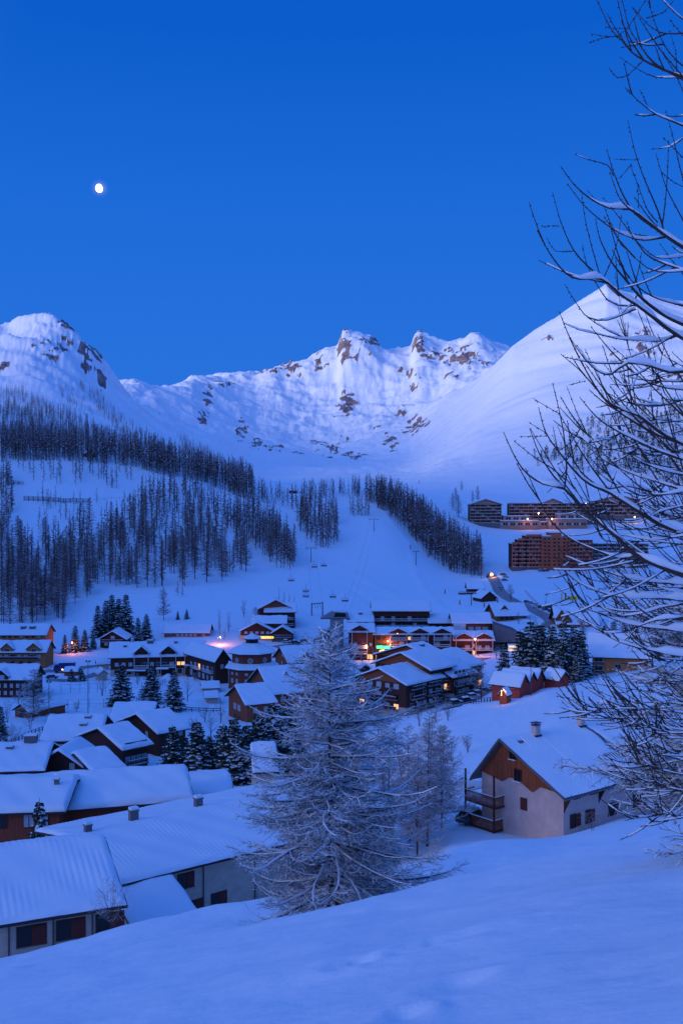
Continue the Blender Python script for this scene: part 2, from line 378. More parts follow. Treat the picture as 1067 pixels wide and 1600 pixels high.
def terrain_mesh():
    nt, nr = Z2.shape
    co = np.stack([X2, Y2, Z2], -1).reshape(-1, 3)
    ctr = np.array([[0, 0, -1.7]]); co = np.concatenate([co, ctr])
    i = np.arange(nt); j = np.arange(nr-1)
    I, J = np.meshgrid(i, j, indexing='ij'); I2 = (I+1) % nt
    q = np.stack([I*nr+J, I*nr+J+1, I2*nr+J+1, I2*nr+J], -1).reshape(-1, 4)
    tri = np.stack([np.full(nt, nt*nr), i*nr, ((i+1) % nt)*nr], -1)
    me = bpy.data.meshes.new("snow_ground")
    me.vertices.add(len(co)); me.vertices.foreach_set("co", co.ravel())
    nl = q.size + tri.size
    me.loops.add(nl); me.loops.foreach_set("vertex_index", np.concatenate([q.ravel(), tri.ravel()]).astype(np.int32))
    nf = len(q)+len(tri)
    st = np.concatenate([np.arange(len(q))*4, q.size+np.arange(len(tri))*3]).astype(np.int32)
    me.polygons.add(nf); me.polygons.foreach_set("loop_start", st)
    me.polygons.foreach_set("use_smooth", np.ones(nf, dtype=bool))
    me.update(calc_edges=True); me.validate()
    at = me.attributes.new("rock", 'FLOAT', 'POINT')
    at.data.foreach_set("value", np.concatenate([(ROCKV*(1-wside)).ravel(), [0]]).astype(np.float32))
    return me

def snow_ground_mat():
    m = bpy.data.materials.new("snow_and_rock"); m.use_nodes = True
    n, l = m.node_tree.nodes, m.node_tree.links; b = n["Principled BSDF"]
    b.inputs["Roughness"].default_value = 0.75; b.inputs["Specular IOR Level"].default_value = 0.15
    tc = n.new("ShaderNodeTexCoord")
    at = n.new("ShaderNodeAttribute"); at.attribute_name = "rock"
    nz = n.new("ShaderNodeTexNoise"); nz.inputs["Scale"].default_value = 0.07; nz.inputs["Detail"].default_value = 9; nz.inputs["Roughness"].default_value = 0.7
    l.new(tc.outputs["Object"], nz.inputs["Vector"])
    rr = n.new("ShaderNodeValToRGB"); ramp(rr, [(0.33, (0.13, 0.085, 0.085)), (0.5, (0.27, 0.18, 0.17)), (0.62, (0.40, 0.31, 0.30)), (0.70, (0.75, 0.74, 0.78))])
    l.new(nz.outputs["Fac"], rr.inputs[0])
    sn = n.new("ShaderNodeValToRGB"); ramp(sn, [(0.3, (0.87, 0.885, 0.91)), (0.7, (0.93, 0.94, 0.955))])
    n3 = n.new("ShaderNodeTexNoise"); n3.inputs["Scale"].default_value = 0.4; n3.inputs["Detail"].default_value = 6
    l.new(tc.outputs["Object"], n3.inputs["Vector"]); l.new(n3.outputs["Fac"], sn.inputs[0])
    ad = n.new("ShaderNodeMath"); ad.operation = 'ADD'
    mu = n.new("ShaderNodeMath"); mu.operation = 'MULTIPLY_ADD'; mu.inputs[1].default_value = 0.9; mu.inputs[2].default_value = -0.45
    l.new(nz.outputs["Fac"], mu.inputs[0]); l.new(mu.outputs[0], ad.inputs[0]); l.new(at.outputs["Fac"], ad.inputs[1])
    mr = n.new("ShaderNodeMapRange"); mr.inputs[1].default_value = 0.42; mr.inputs[2].default_value = 0.62
    l.new(ad.outputs[0], mr.inputs[0])
    mx = n.new("ShaderNodeMix"); mx.data_type = 'RGBA'
    l.new(mr.outputs[0], mx.inputs[0]); l.new(sn.outputs[0], mx.inputs[6]); l.new(rr.outputs[0], mx.inputs[7])
    l.new(mx.outputs[2], b.inputs["Base Color"])
    bz = n.new("ShaderNodeTexNoise"); bz.inputs["Scale"].default_value = 1.3; bz.inputs["Detail"].default_value = 7; bz.inputs["Roughness"].default_value = 0.6
    l.new(tc.outputs["Object"], bz.inputs["Vector"])
    bp = n.new("ShaderNodeBump"); bp.inputs["Strength"].default_value = 0.55; bp.inputs["Distance"].default_value = 0.12
    l.new(bz.outputs["Fac"], bp.inputs["Height"])
    b2 = n.new("ShaderNodeBump"); b2.inputs["Strength"].default_value = 0.7; b2.inputs["Distance"].default_value = 10.0
    nb = n.new("ShaderNodeTexNoise"); nb.inputs["Scale"].default_value = 0.02; nb.inputs["Detail"].default_value = 10; nb.inputs["Roughness"].default_value = 0.62
    l.new(tc.outputs["Object"], nb.inputs["Vector"])
    gm = n.new("ShaderNodeSeparateXYZ"); l.new(tc.outputs["Object"], gm.inputs[0])
    fm = n.new("ShaderNodeMapRange"); fm.inputs[1].default_value = 1300; fm.inputs[2].default_value = 2600; fm.inputs[3].default_value = 0.0; fm.inputs[4].default_value = 0.55
    l.new(gm.outputs[1], fm.inputs[0]); l.new(fm.outputs[0], b2.inputs["Strength"])
    l.new(nb.outputs["Fac"], b2.inputs["Height"]); l.new(bp.outputs[0], b2.inputs["Normal"]); l.new(b2.outputs[0], b.inputs["Normal"])
    return m
GROUND_MAT = snow_ground_mat()
ground = link("snow_ground", terrain_mesh()); ground.data.materials.append(GROUND_MAT)
tag(ground, kind='structure')
# ---------------------------------------------------------------- moon (gibbous, far beyond the ridges)
mm = mat("moonlight", (0.8, 0.78, 0.7), emit=(1.0, 0.93, 0.84), estr=5.0)
mo = MB(); nlat, nlon = 32, 48
Rm = 9000*6.3/F
for a in range(nlat+1):
    for b_ in range(nlon):
        la = math.pi*a/nlat; lo = 2*math.pi*b_/nlon
        x = math.sin(la)*math.cos(lo)
        if x > 0: x *= 0.68                                # unlit limb
        mo.v.append((x*Rm, math.sin(la)*math.sin(lo)*Rm, math.cos(la)*Rm))
for a in range(nlat):
    for b_ in range(nlon):
        mo.f.append((a*nlon+b_, a*nlon+(b_+1)%nlon, (a+1)*nlon+(b_+1)%nlon, (a+1)*nlon+b_)); mo.m.append(0)
m_ = mo.build("moon", mm, loc=P(156, 294, 9000), smooth=True); m_.rotation_euler = (0, math.radians(-8), 0)
tag(m_, "bright gibbous moon alone in the blue sky above the left mountain", "moon")
# ================================================================= TREES
M_SNOW = mat("snow", (0.84, 0.86, 0.89), 0.7, bump=0.25, bscale=3.0, spec=0.15)
M_BARK = mat("larch_bark", (0.075, 0.052, 0.045), 0.9, var=0.4, vscale=6)
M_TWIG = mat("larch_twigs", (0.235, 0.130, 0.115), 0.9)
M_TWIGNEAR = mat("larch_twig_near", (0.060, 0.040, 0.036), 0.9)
M_NEEDLE = mat("spruce_needles", (0.030, 0.048, 0.036), 0.85, var=0.4, vscale=2)
M_PINE = mat("pine_needles", (0.035, 0.045, 0.038), 0.85)

def ribbon(mb, p, q, w, mi=0):
    d = Vector(q) - Vector(p)
    a = d.cross(Vector((random.uniform(-1,1), random.uniform(-1,1), random.uniform(-.3,1))))
    if a.length < 1e-6: return
    a = a.normalized()*w*0.5
    mb.add([Vector(p)-a, Vector(p)+a, Vector(q)+a*0.25, Vector(q)-a*0.25], [(0,1,2,3)], mi)

def far_larch(seed, H=22.0, nb=60, tw=7, wid=0.13, R=3.0):
    random.seed(seed)
    t = MB(); c = MB()
    lean = Vector((random.uniform(-.3,.3), random.uniform(-.3,.3), 0))
    t.tube([(0,0,-1.5),(0,0,H*0.4),lean+Vector((0,0,H))], [0.22,0.15,0.04], 4)
    for i in range(nb):
        h = 0.16 + 0.83*((i+random.random())/nb)
        L = R*(1-h)**0.75*random.uniform(0.55,1.15) + 0.35
        if h < 0.3: L *= random.uniform(0.3, 1.0)
        a = random.uniform(0, 2*math.pi)
        o = lean*h*h + Vector((0,0,h*H))
        d = Vector((math.cos(a), math.sin(a), random.uniform(-0.35,0.05)))
        m = o + d*L*0.55; e = o + d*L + Vector((0,0,L*0.16))
        ribbon(c, o, m, wid); ribbon(c, m, e, wid*0.8)
        for k in range(tw):
            f = random.uniform(0.15,1)
            s = o + (m-o)*min(f*2,1) if f < .5 else m + (e-m)*(f*2-1)
            v = Vector((random.uniform(-1,1), random.uniform(-1,1), random.uniform(-0.5,0.6))).normalized()*random.uniform(.35,.9)*(0.5+0.35*L/R)
            ribbon(c, s, s+v, wid*0.7)
        if random.random() < 0.42:
            s = Vector((0,0,0.09)); ribbon(c, o+(e-o)*.3+s, e+s, wid*0.7, 1)
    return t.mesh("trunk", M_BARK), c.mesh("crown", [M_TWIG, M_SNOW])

def spruce_meshes(seed, H=14.0, R=2.6, whorls=20, snow=0.88):
    random.seed(seed)
    t = MB(); c = MB(); s = MB()
    t.tube([(0,0,-1),(0,0,H*0.98)], [0.2,0.03], 5)
    for w in range(whorls):
        h = 0.07 + 0.91*(w/whorls)
        n = int(7 + 5*(1-h))
        L0 = R*(1-h)**0.85 + 0.18
        off = random.random()*7
        for k in range(n):
            a = off + 2*math.pi*k/n + random.uniform(-.25,.25)
            L = L0*random.uniform(0.55,1.3)
            u = Vector((math.cos(a), math.sin(a), 0)); sd_ = Vector((-math.sin(a), math.cos(a), 0))
            z0 = h*H + random.uniform(-.15,.15)
            drop = random.uniform(0.25,0.5)
            pts = [Vector((0,0,z0))+u*(L*f) - Vector((0,0,L*drop*f**1.3)) + Vector((0,0,0.25*L*max(0,f-.7))) for f in (0,.35,.7,1)]
            wd_ = L*0.30
            ws = [wd_*0.25, wd_, wd_*0.75, 0.02]
            for i in range(3):
                for sg in (-1,1):
                    A, B_ = pts[i], pts[i+1]
                    A2 = A + sd_*sg*ws[i] - Vector((0,0,ws[i]*0.45)); B2 = B_ + sd_*sg*ws[i+1] - Vector((0,0,ws[i+1]*0.45))
                    c.add([A, B_, B2, A2], [(0,1,2,3)])
                    # hanging needle fringes
                    for q in range(3):
                        f = random.random(); p = A2 + (B2-A2)*f
                        c.add([p, p + u*0.22 + sd_*sg*0.08, p + u*random.uniform(0,.25)+ sd_*sg*random.uniform(.1,.35) - Vector((0,0,random.uniform(.12,.4)))], [(0,1,2)])
            if random.random() < snow:
                for i in (1,2):
                    if random.random() < 0.85:
                        f0, f1 = random.uniform(0,.3), random.uniform(.7,1)
                        A = pts[i]+(pts[i+1]-pts[i])*f0 + Vector((0,0,.09)); B_ = pts[i]+(pts[i+1]-pts[i])*f1 + Vector((0,0,.09))
                        wa, wb = ws[i]*random.uniform(.5,1.0), ws[i+1]*random.uniform(.5,1.0)+.05
                        s.add([A-sd_*wa-Vector((0,0,wa*.3)), A+Vector((0,0,.05)), A+sd_*wa-Vector((0,0,wa*.3)),
                               B_+sd_*wb-Vector((0,0,wb*.3)), B_+Vector((0,0,.05)), B_-sd_*wb-Vector((0,0,wb*.3))], [(0,1,4,5),(1,2,3,4)])
    return t.mesh("trunk", M_BARK), c.mesh("crown", M_NEEDLE), s.mesh("snow", M_SNOW)

def in_poly(x, y, P_):
    c = False; j = len(P_)-1
    for i in range(len(P_)):
        if (P_[i][1] > y) != (P_[j][1] > y) and x < (P_[j][0]-P_[i][0])*(y-P_[i][1])/(P_[j][1]-P_[i][1])+P_[i][0]: c = not c
        j = i
    return c
def scatter(poly, n, seed, mind=2.0, r0=300):
    random.seed(seed); out = []; xs = [p[0] for p in poly]; ys = [p[1] for p in poly]; tries = 0
    while len(out) < n and tries < n*40:
        tries += 1
        x, y = random.uniform(min(xs), max(xs)), random.uniform(min(ys), max(ys))
        if not in_poly(x, y, poly): continue
        if any(abs(x-a)+abs(y-b)*1.5 < mind for a, b, _ in out): continue
        p = ray(x, y, r0)
        if p is None: continue
        out.append((x, y, p))
    return [p for _, _, p in out]

FL = [far_larch(100+i, 22, 150, 9, wid=.20, R=3.0+0.55*i) for i in range(6)]
FLO = [far_larch(200+i, 22, 28, 1, wid=0.92, R=3.2) for i in range(4)]     # lighter ones for the far woods
WOODS = [ # base polygon, count, height range, label
 ([(0,870),(70,850),(130,842),(160,880),(145,925),(100,975),(40,985),(0,985)], 85, (20,27), "bare brown larch in the lowest wood at the left, above the village roofs"),
 ([(130,835),(200,805),(300,812),(385,860),(388,893),(330,915),(250,918),(150,920)], 135, (18,27), "bare larch in the wood in the middle of the left slope"),
 ([(225,775),(300,760),(345,800),(385,850),(300,812),(215,805)], 50, (18,25), "bare larch at the upper rim of the wood on the left slope"),
 ([(0,745),(20,745),(20,862),(0,872)], 22, (18,24), "bare larch in the narrow strip of wood at the left edge"),
 ([(345,802),(385,800),(425,822),(462,862),(460,893),(432,890),(400,860),(370,835)], 80, (18,25), "bare larch in the wood between the left slope and the lift line"),
 ([(455,792),(490,780),(528,805),(528,855),(503,860),(470,838)], 75, (16,22), "bare larch in the dense clump left of the ski piste"),
 ([(15,728),(210,738),(213,765),(60,755)], 22, (14,20), "bare larch standing loosely on the snowy shelf of the left slope"),
 ([(60,775),(160,775),(150,830),(50,850)], 16, (10,18), "small bare larch below the long snow fence on the left slope"),
 ([(560,775),(610,780),(660,808),(715,850),(752,885),(752,905),(700,892),(668,868),(645,840),(600,800)], 300, (19,25), "bare larch in the band of wood along the right edge of the piste"),
 ([(403,772),(450,780),(455,792),(410,790)], 16, (13,18), "bare larch at the top of the lift line beside the small chalet"),
 ([(546,800),(578,803),(576,808),(548,806)], 8, (15,18), "bare larch in the small clump in the middle of the piste top"),
 ([(470,772),(535,768),(565,766),(560,778),(480,780)], 28, (12,17), "bare larch on the skyline above the ski piste"),
 ([(0,722),(90,720),(200,728),(250,742),(300,752),(345,765),(400,788),(395,752),(330,738),(250,716),(180,700),(100,688),(0,688)], 520, (17,25), "bare larch in the dark belt of wood above the shelf"),
 ([(0,612),(40,612),(92,645),(40,655),(0,645)], 60, (10,16), None), ([(0,645),(100,645),(175,688),(60,700),(0,700)], 170, (13,19), None),
 ([(118,596),(160,622),(210,668),(285,712),(260,722),(200,690),(150,645)], 85, (9,16), None),
 ([(275,680),(330,705),(395,752),(350,750),(290,718)], 90, (9,15), None),
 ([(90,600),(120,612),(150,650),(130,650),(95,625)], 20, (8,12), None),
]
larches = []
for wi, (poly, n, hr, lab) in enumerate(WOODS):
    for p in scatter(poly, int(n*(1.9 if lab else 3.0)), 11+wi, 0.8):
        larches.append((p, random.uniform(*hr)/22.0, lab or "bare larch high on the left mountain"))
larches.sort(key=lambda a: -(a[1]/a[0].y))
random.seed(5)
for i, (p, s, lab) in enumerate(larches[:290]):
    tm, cm = FL[i % 6]
    e = empty("larch_tree", p - Vector((0,0,0.3)), random.uniform(0,6.28), lab, "tree", "larches: " + lab.split("bare ")[1][:60])
    wv = random.uniform(.75,1.35); s *= random.uniform(.62,1.15); e.scale = (s*wv, s*wv, s)
    link("trunk", tm, e); link("crown", cm, e)
def join_copies(name, items, protos, mats):
    """many alike small plants as one mesh; protos = list of (co, faces(tri/quad arrays), mat idx)"""
    V = []; Lp = []; ST = []; MI = []; vo = 0; lo = 0
    for (p, s, k, rz) in items:
        co, lv, ln, mi = protos[k]
        c, sn = math.cos(rz), math.sin(rz)
        R_ = np.array([[c,-sn,0],[sn,c,0],[0,0,1]])
        V.append(co@R_.T*s + np.array(p)); Lp.append(lv+vo); ST.append(ln); MI.append(mi); vo += len(co)
    V = np.concatenate(V); Lp = np.concatenate(Lp); LN = np.concatenate(ST); MI = np.concatenate(MI)
    me = bpy.data.meshes.new(name)
    me.vertices.add(len(V)); me.vertices.foreach_set("co", V.ravel())
    me.loops.add(len(Lp)); me.loops.foreach_set("vertex_index", Lp.astype(np.int32))
    me.polygons.add(len(LN)); me.polygons.foreach_set("loop_start", (np.cumsum(LN)-LN).astype(np.int32))
    for m in mats: me.materials.append(m)
    me.polygons.foreach_set("material_index", MI.astype(np.int32)); me.update(calc_edges=True)
    return link(name, me)
def as_np(meshes, idxs):
    co = []; lv = []; ln = []; mi = []; vo = 0
    for me, ix in zip(meshes, idxs):
        a = np.zeros(len(me.vertices)*3); me.vertices.foreach_get("co", a); co.append(a.reshape(-1,3))
        b = np.zeros(len(me.loops), dtype=np.int64); me.loops.foreach_get("vertex_index", b); lv.append(b+vo)
        t = np.zeros(len(me.polygons), dtype=np.int64); me.polygons.foreach_get("loop_total", t); ln.append(t)
        q = np.zeros(len(me.polygons), dtype=np.int64); me.polygons.foreach_get("material_index", q); mi.append(np.array([ix[j] for j in q]))
        vo += len(me.vertices)
    return np.concatenate(co), np.concatenate(lv), np.concatenate(ln), np.concatenate(mi)
pr = [as_np(m, ((0,), (1,2))) for m in FLO]
o = join_copies("larch_wood", [(p - Vector((0,0,.3)), s, i % 4, random.uniform(0,6.28)) for i, (p, s, l_) in enumerate(larches[290:])], pr, [M_BARK, M_TWIG, M_SNOW])
tag(o, "far larch woods massed on the upper left slope and both ridges", "trees", kind='stuff')

# ---- snow laden pines scattered over the right hand mountain
def bush_pine(seed):
    random.seed(seed); c = MB()
    for i in range(110):
        h = random.random()**0.8; r = (1-h)**0.7*2.0*random.uniform(.2,1); a = random.uniform(0,6.28)
        p = Vector((math.cos(a)*r, math.sin(a)*r, 0.4+h*5.4)); z = Vector((random.uniform(-1,1),random.uniform(-1,1),random.uniform(-.4,.6)))*.75
        q = Vector((random.uniform(-1,1),random.uniform(-1,1),random.uniform(-.6,.3)))*.75
        c.add([p, p+z, p+q], [(0,1,2)], 1 if random.random() < .16 else 0)
    c.tube([(0,0,-1),(0,0,5.5)], [.2,.04], 4)
    return c.mesh("pine_tree", [M_PINE, M_SNOW])
BP = [bush_pine(i) for i in range(4)]
random.seed(3)
pts = scatter([(865,715),(900,668),(960,650),(1067,625),(1067,755),(985,748),(900,738)], 285, 91, 4, 900) + \
      scatter([(828,712),(868,700),(870,722),(840,728)], 14, 92, 5, 900)
for i, p in enumerate(pts):
    e = link("pine_tree", BP[i % 4], None, p - Vector((0,0,.3)), random.uniform(0,6.28)); s = random.uniform(1.5,3.1); e.scale = (s,s,s)
    tag(e, "small dark pine scattered on the steep snow of the right mountain", "tree", "pines on the right mountain")
for px, py, h, lab in [(620,765,12,"lone dark tree right of the wooded ridge, nearest the crest"),(655,757,7,"little tree on the open snow under the far mountain"),
        (707,798,18,"lowest of the trees left of the upper apartment towers"),(716,808,22,"largest tree left of the upper apartment towers"),(712,784,16,"middle tree left of the upper apartment towers"),
        (721,768,14,"topmost tree left of the upper apartment towers"),(738,786,14,"tree directly beside the upper left apartment tower"),(746,784,18,"tall tree just above the upper left apartment tower")]:
    p = ray(px, py, 850) or P(px, py, 1000)
    tm, cm = FL[int(px) % 6]; e = empty("larch_tree", p, px, lab, "tree"); s = h/22; e.scale = (s*1.5, s*1.5, s); link("trunk", tm, e); link("crown", cm, e)

# ---- spruces in the village
SPR = [spruce_meshes(300+i, 14, 2.3+.25*i) for i in range(4)]
ORD = ["first","second","third","fourth","fifth","sixth","seventh","eighth","ninth","tenth","eleventh","twelfth","thirteenth","fourteenth","fifteenth","sixteenth"]
def rank(L, px):
    return ORD[sorted(a[0] for a in L).index(px)] + " from the left"
def spruce(px, py, hpx, Y, lab, group=None, i=0, wide=1.0):
    """base seen at px,py; hpx = height in photo pixels"""
    x = (px-CX)/F*Y; z = gz(x, Y)
    top = -(py-hpx-CY)/F*Y                                   # height of the tip
    H = max(2.5, top - z); s = H/14
    e = empty("spruce_tree", (x, Y, z-0.1), px*1.7, lab, "tree", group)
    w = s*wide*1.35; e.scale = (w, w, s)
    a, b, c = SPR[i % 4]; link("trunk", a, e); link("crown", b, e); link("snow", c, e)
    return e
SL_ = [(102,1035,45,425),(118,1030,55,430),(133,1032,50,432),(146,1030,40,438)]
for i, (px, py, h, Y) in enumerate(SL_):
    spruce(px, py, h, Y, "snowy spruce in the row by the orange street lamp" + ", " + rank(SL_, px), "spruces by the street lamp", i)
SL_ = [(153,985,42,470),(166,983,48,474),(175,980,54,480),(186,982,50,476),(197,985,60,470)]
for i, (px, py, h, Y) in enumerate(SL_):
    spruce(px, py, h, Y, "snowy spruce in the clump behind the small chalet" + ", " + rank(SL_, px), "spruces behind the small chalet", i)
spruce(216,1003,40,455,"spruce right of the small chalet, the left one of two",i=1); spruce(229,1003,46,458,"spruce right of the small chalet, the taller one of two",i=2)
spruce(278,974,20,500,"tiny spruce above the low barrack roof, the left one of two",i=0); spruce(292,975,24,500,"tiny spruce above the low barrack roof, the right one of two",i=3)
spruce(190,1085,50,300,"snow covered spruce in front of the long dormered apartment house",i=2,wide=1.3)
spruce(237,1072,36,305,"smaller snow covered spruce in front of the long dormered apartment house",i=1,wide=1.3)
spruce(272,1090,46,290,"thin spruce beside the courtyard of the apartment house",i=3)
spruce(2,1152,52,230,"dark spruce cut by the left edge of the picture",i=0)
spruce(112,1060,16,350,"little snowy bush spruce left of the floodlight mast",i=1,wide=1.6); spruce(128,1060,15,350,"little snowy bush spruce right of the floodlight mast",i=2,wide=1.6)
SL_ = [(270,1204,74,190),(308,1212,90,186),(327,1206,60,190),(349,1212,84,187),(366,1214,98,184),(386,1208,80,188),(404,1200,92,192),(428,1190,96,196),(290,1210,62,192),(416,1196,84,200),(444,1190,92,198),(377,1210,66,180),(458,1186,86,205)]
for i, (px, py, h, Y) in enumerate(SL_):
    spruce(px, py, h, Y, "tall spruce in the dark row by the great larch" + ", " + rank(SL_, px), "spruces left of the great larch", i, 1.35)
SL_ = [(812,1040,60,262),(828,1046,82,262),(846,1048,78,268),(862,1056,84,258),(880,1064,98,254),(896,1056,84,262),(908,1050,70,268),(904,1046,60,272),(872,1074,70,250),(901,1078,64,250),(822,1010,22,300),(839,1004,32,310),(846,1004,24,312),(868,1040,50,285),(888,1030,40,292),(906,1024,36,300)]
for i, (px, py, h, Y) in enumerate(SL_):
    spruce(px, py, h, Y, "snowy spruce in the grove behind the red chalet" + ", " + rank(SL_, px), "spruces behind the red chalet", i, .95)
spruce(787,1044,42,270,"single spruce left of the dark grove, near the lit signboard",i=0)
SL_ = [(944,1000,26,330),(958,1004,36,325),(975,1000,30,335),(992,1002,34,330),(1010,998,40,330),(1030,1000,36,335),(1052,1000,44,330)]
for i, (px, py, h, Y) in enumerate(SL_):
    spruce(px, py, h, Y, "dark spruce behind the timber clad chalet" + ", " + rank(SL_, px), "spruces behind the timber clad chalet", i)
spruce(62,1345,104,97,"young snow covered spruce in front of the red brown wooden house",i=3,wide=.62)

# ---- medium detail bare trees
def bare_tree(name, base, H, R, lab, seed, nb=40, tw=12, wid=.05, stems=1, up=0.3, group=None, droop=0.0):
    random.seed(seed)
    e = empty(name, base, 0, lab, "tree", group)
    t = MB(); c = MB(); s = MB()
    for st in range(stems):
        ln = Vector((random.uniform(-1,1), random.uniform(-1,1), 0))*(R*0.45 if stems > 1 else .05*R)
        t.tube([(0,0,-.6), ln*.35+Vector((0,0,H*.4)), ln+Vector((0,0,H*(1 if st == 0 else random.uniform(.7,1))))], [H*.010,H*.006,H*.0012], 5)
        for i in range(nb//stems):
            h = 0.15 + .85*(i+random.random())/(nb//stems); o = ln*h*h + Vector((0,0,h*H))
            L = R*(1-h)**.7*random.uniform(.5,1.1)+.08*R; a = random.uniform(0,6.28)
            d = Vector((math.cos(a), math.sin(a), random.uniform(-.2,.2)+up-droop))
            m = o+d*L*.5; q = o+d*L+Vector((0,0,L*.2))
            c.tube([o,m,q],[wid*.5,wid*.35,wid*.12],3,cap=False); 
            if abs(d.z) < .6: s.tube([o+(m-o)*.3+Vector((0,0,wid*.5)), m+Vector((0,0,wid*.6)), q+Vector((0,0,wid*.3))],[wid*.3,wid*.4,wid*.15],3,cap=False)
            for k in range(tw):
                f = random.uniform(.15,1); p = o+(m-o)*f*2 if f < .5 else m+(q-m)*(f*2-1)
                v = Vector((random.uniform(-1,1),random.uniform(-1,1),random.uniform(-.4,.9))).normalized()*L*random.uniform(.15,.4)
                c.tube([p,p+v],[wid*.25,wid*.08],3,cap=False)
                if random.random() < .8 and abs(v.z) < .75*v.length: ribbon(s, p+Vector((0,0,wid*.3)), p+v+Vector((0,0,wid*.2)), wid*.62)
    t.build("trunk", M_BARK, e); c.build("crown", M_TWIG, e); s.build("snow", M_SNOW, e)["kind"] = "stuff"
    return e
def on_ground(px, Y): x = (px-CX)/F*Y; return Vector((x, Y, gz(x, Y)-.1))
bare_tree("larch_tree", on_ground(256,500), 17, 5, "broad bare larch alone on the snow behind the village", 1, 90, 14, .16, up=.1)
bare_tree("larch_tree", on_ground(52,270), 14, 7, "wide snowy larch in front of the dark apartment block", 2, 90, 16, .12, up=.0)
bare_tree("shrub", on_ground(22,214), 6, 4.5, "bare rounded shrub on the snow at the left", 3, 40, 14, .05, 5, .8)
bare_tree("shrub", on_ground(61,222), 4, 2.5, "small bare shrub beside the fence under the tennis court", 4, 24, 10, .04, 4, .8)
bare_tree("broadleaf_tree", on_ground(160,318), 9, 3, "bare tree by the little stone shelters", 5, 40, 12, .06, 3, .7)
bare_tree("broadleaf_tree", on_ground(293,305), 8, 2.2, "slim bare tree in the courtyard of the apartment house", 6, 30, 12, .05, 3, .9)
bare_tree("broadleaf_tree", on_ground(262,300), 5, 2.5, "low bare tree left of the courtyard spruce", 61, 30, 12, .05, 3, .9)
bare_tree("larch_tree", on_ground(343,470), 12, 2.2, "slim bare larch beside the orange lamp above the octagonal house", 7, 40, 8, .1, 2, .1)
bare_tree("larch_tree", on_ground(357,474), 10, 2.2, "second slim larch beside the orange lamp above the octagonal house", 71, 40, 8, .1, 2, .1)
bare_tree("larch_tree", on_ground(381,500), 9, 2.6, "bare tree left of the tall chalet at the piste foot", 8, 40, 8, .12, 2, .3)
bare_tree("broadleaf_tree", on_ground(399,500), 5, 3, "low bare tree touching the tall chalet at the piste foot", 81, 40, 8, .12, 3, .3)
for i, px in enumerate((436,444,452,460)):
    bare_tree("larch_tree", on_ground(px,508), 13-1.5*i, 1.6, "thin bare larch in the row right behind the tall chalet", 82+i, 40, 5, .12, 1, .1, "larches behind the tall chalet")
bare_tree("broadleaf_tree", on_ground(752,268), 10, 4, "round bare tree beside the lit gabled house", 9, 60, 12, .06, 4, .7)
bare_tree("broadleaf_tree", on_ground(615,470), 0.1, .1, "x", 10, 2, 1) if False else None
bare_tree("larch_tree", on_ground(278,560), 9, 2, "single small larch on the snow below the wood", 12, 40, 8, .14, 1, .1)
bare_tree("larch_tree", on_ground(285,556), 7, 1.6, "smaller of two larches on the snow below the wood", 13, 40, 8, .14, 1, .1)
bare_tree("broadleaf_tree", on_ground(798,560), 9, 4, "bare tree beside the parking above the road", 14, 50, 10, .12, 3, .5)
bare_tree("broadleaf_tree", on_ground(912,440), 7, 6, "broad bare bush on the playground snow", 15, 70, 12, .1, 6, .6)
bare_tree("larch_tree", on_ground(880,300), 12, 2.6, "bare brown larch between the dark spruces, the left one", 16, 60, 10, .08, 1, .2)
bare_tree("larch_tree", on_ground(893,305), 13, 2.6, "bare brown larch between the dark spruces, the right one", 17, 60, 10, .08, 1, .2)
# slim trees behind the great larch
for i, (px, Y, H, R) in enumerate([(667,100,13.5,4.2),(640,104,12,3.8),(606,108,14,3.4),(690,106,11,4.2),(652,97,10,3.4)]):
    bare_tree("larch_tree", on_ground(px, Y), H, R, ["slender bare larch in the group behind the great larch, the tallest right one","short slender larch half hidden by the great larch","slender larch showing through the great larch's right side","thin larch at the right end of the group, nearest the plank balconies","lowest of the slender larches behind the great larch"][i], 30+i, 200, 26, .042, 2, .10)
bare_tree("shrub", on_ground(176,53), 2.6, 1.6, "bare thorny shrub in the snow between the two plastered houses", 40, 34, 14, .02, 6, .9)
bare_tree("shrub", on_ground(925,92), 1.6, 1.4, "little bare shrub before the shutters of the gabled chalet", 41, 26, 10, .02, 5, .9)

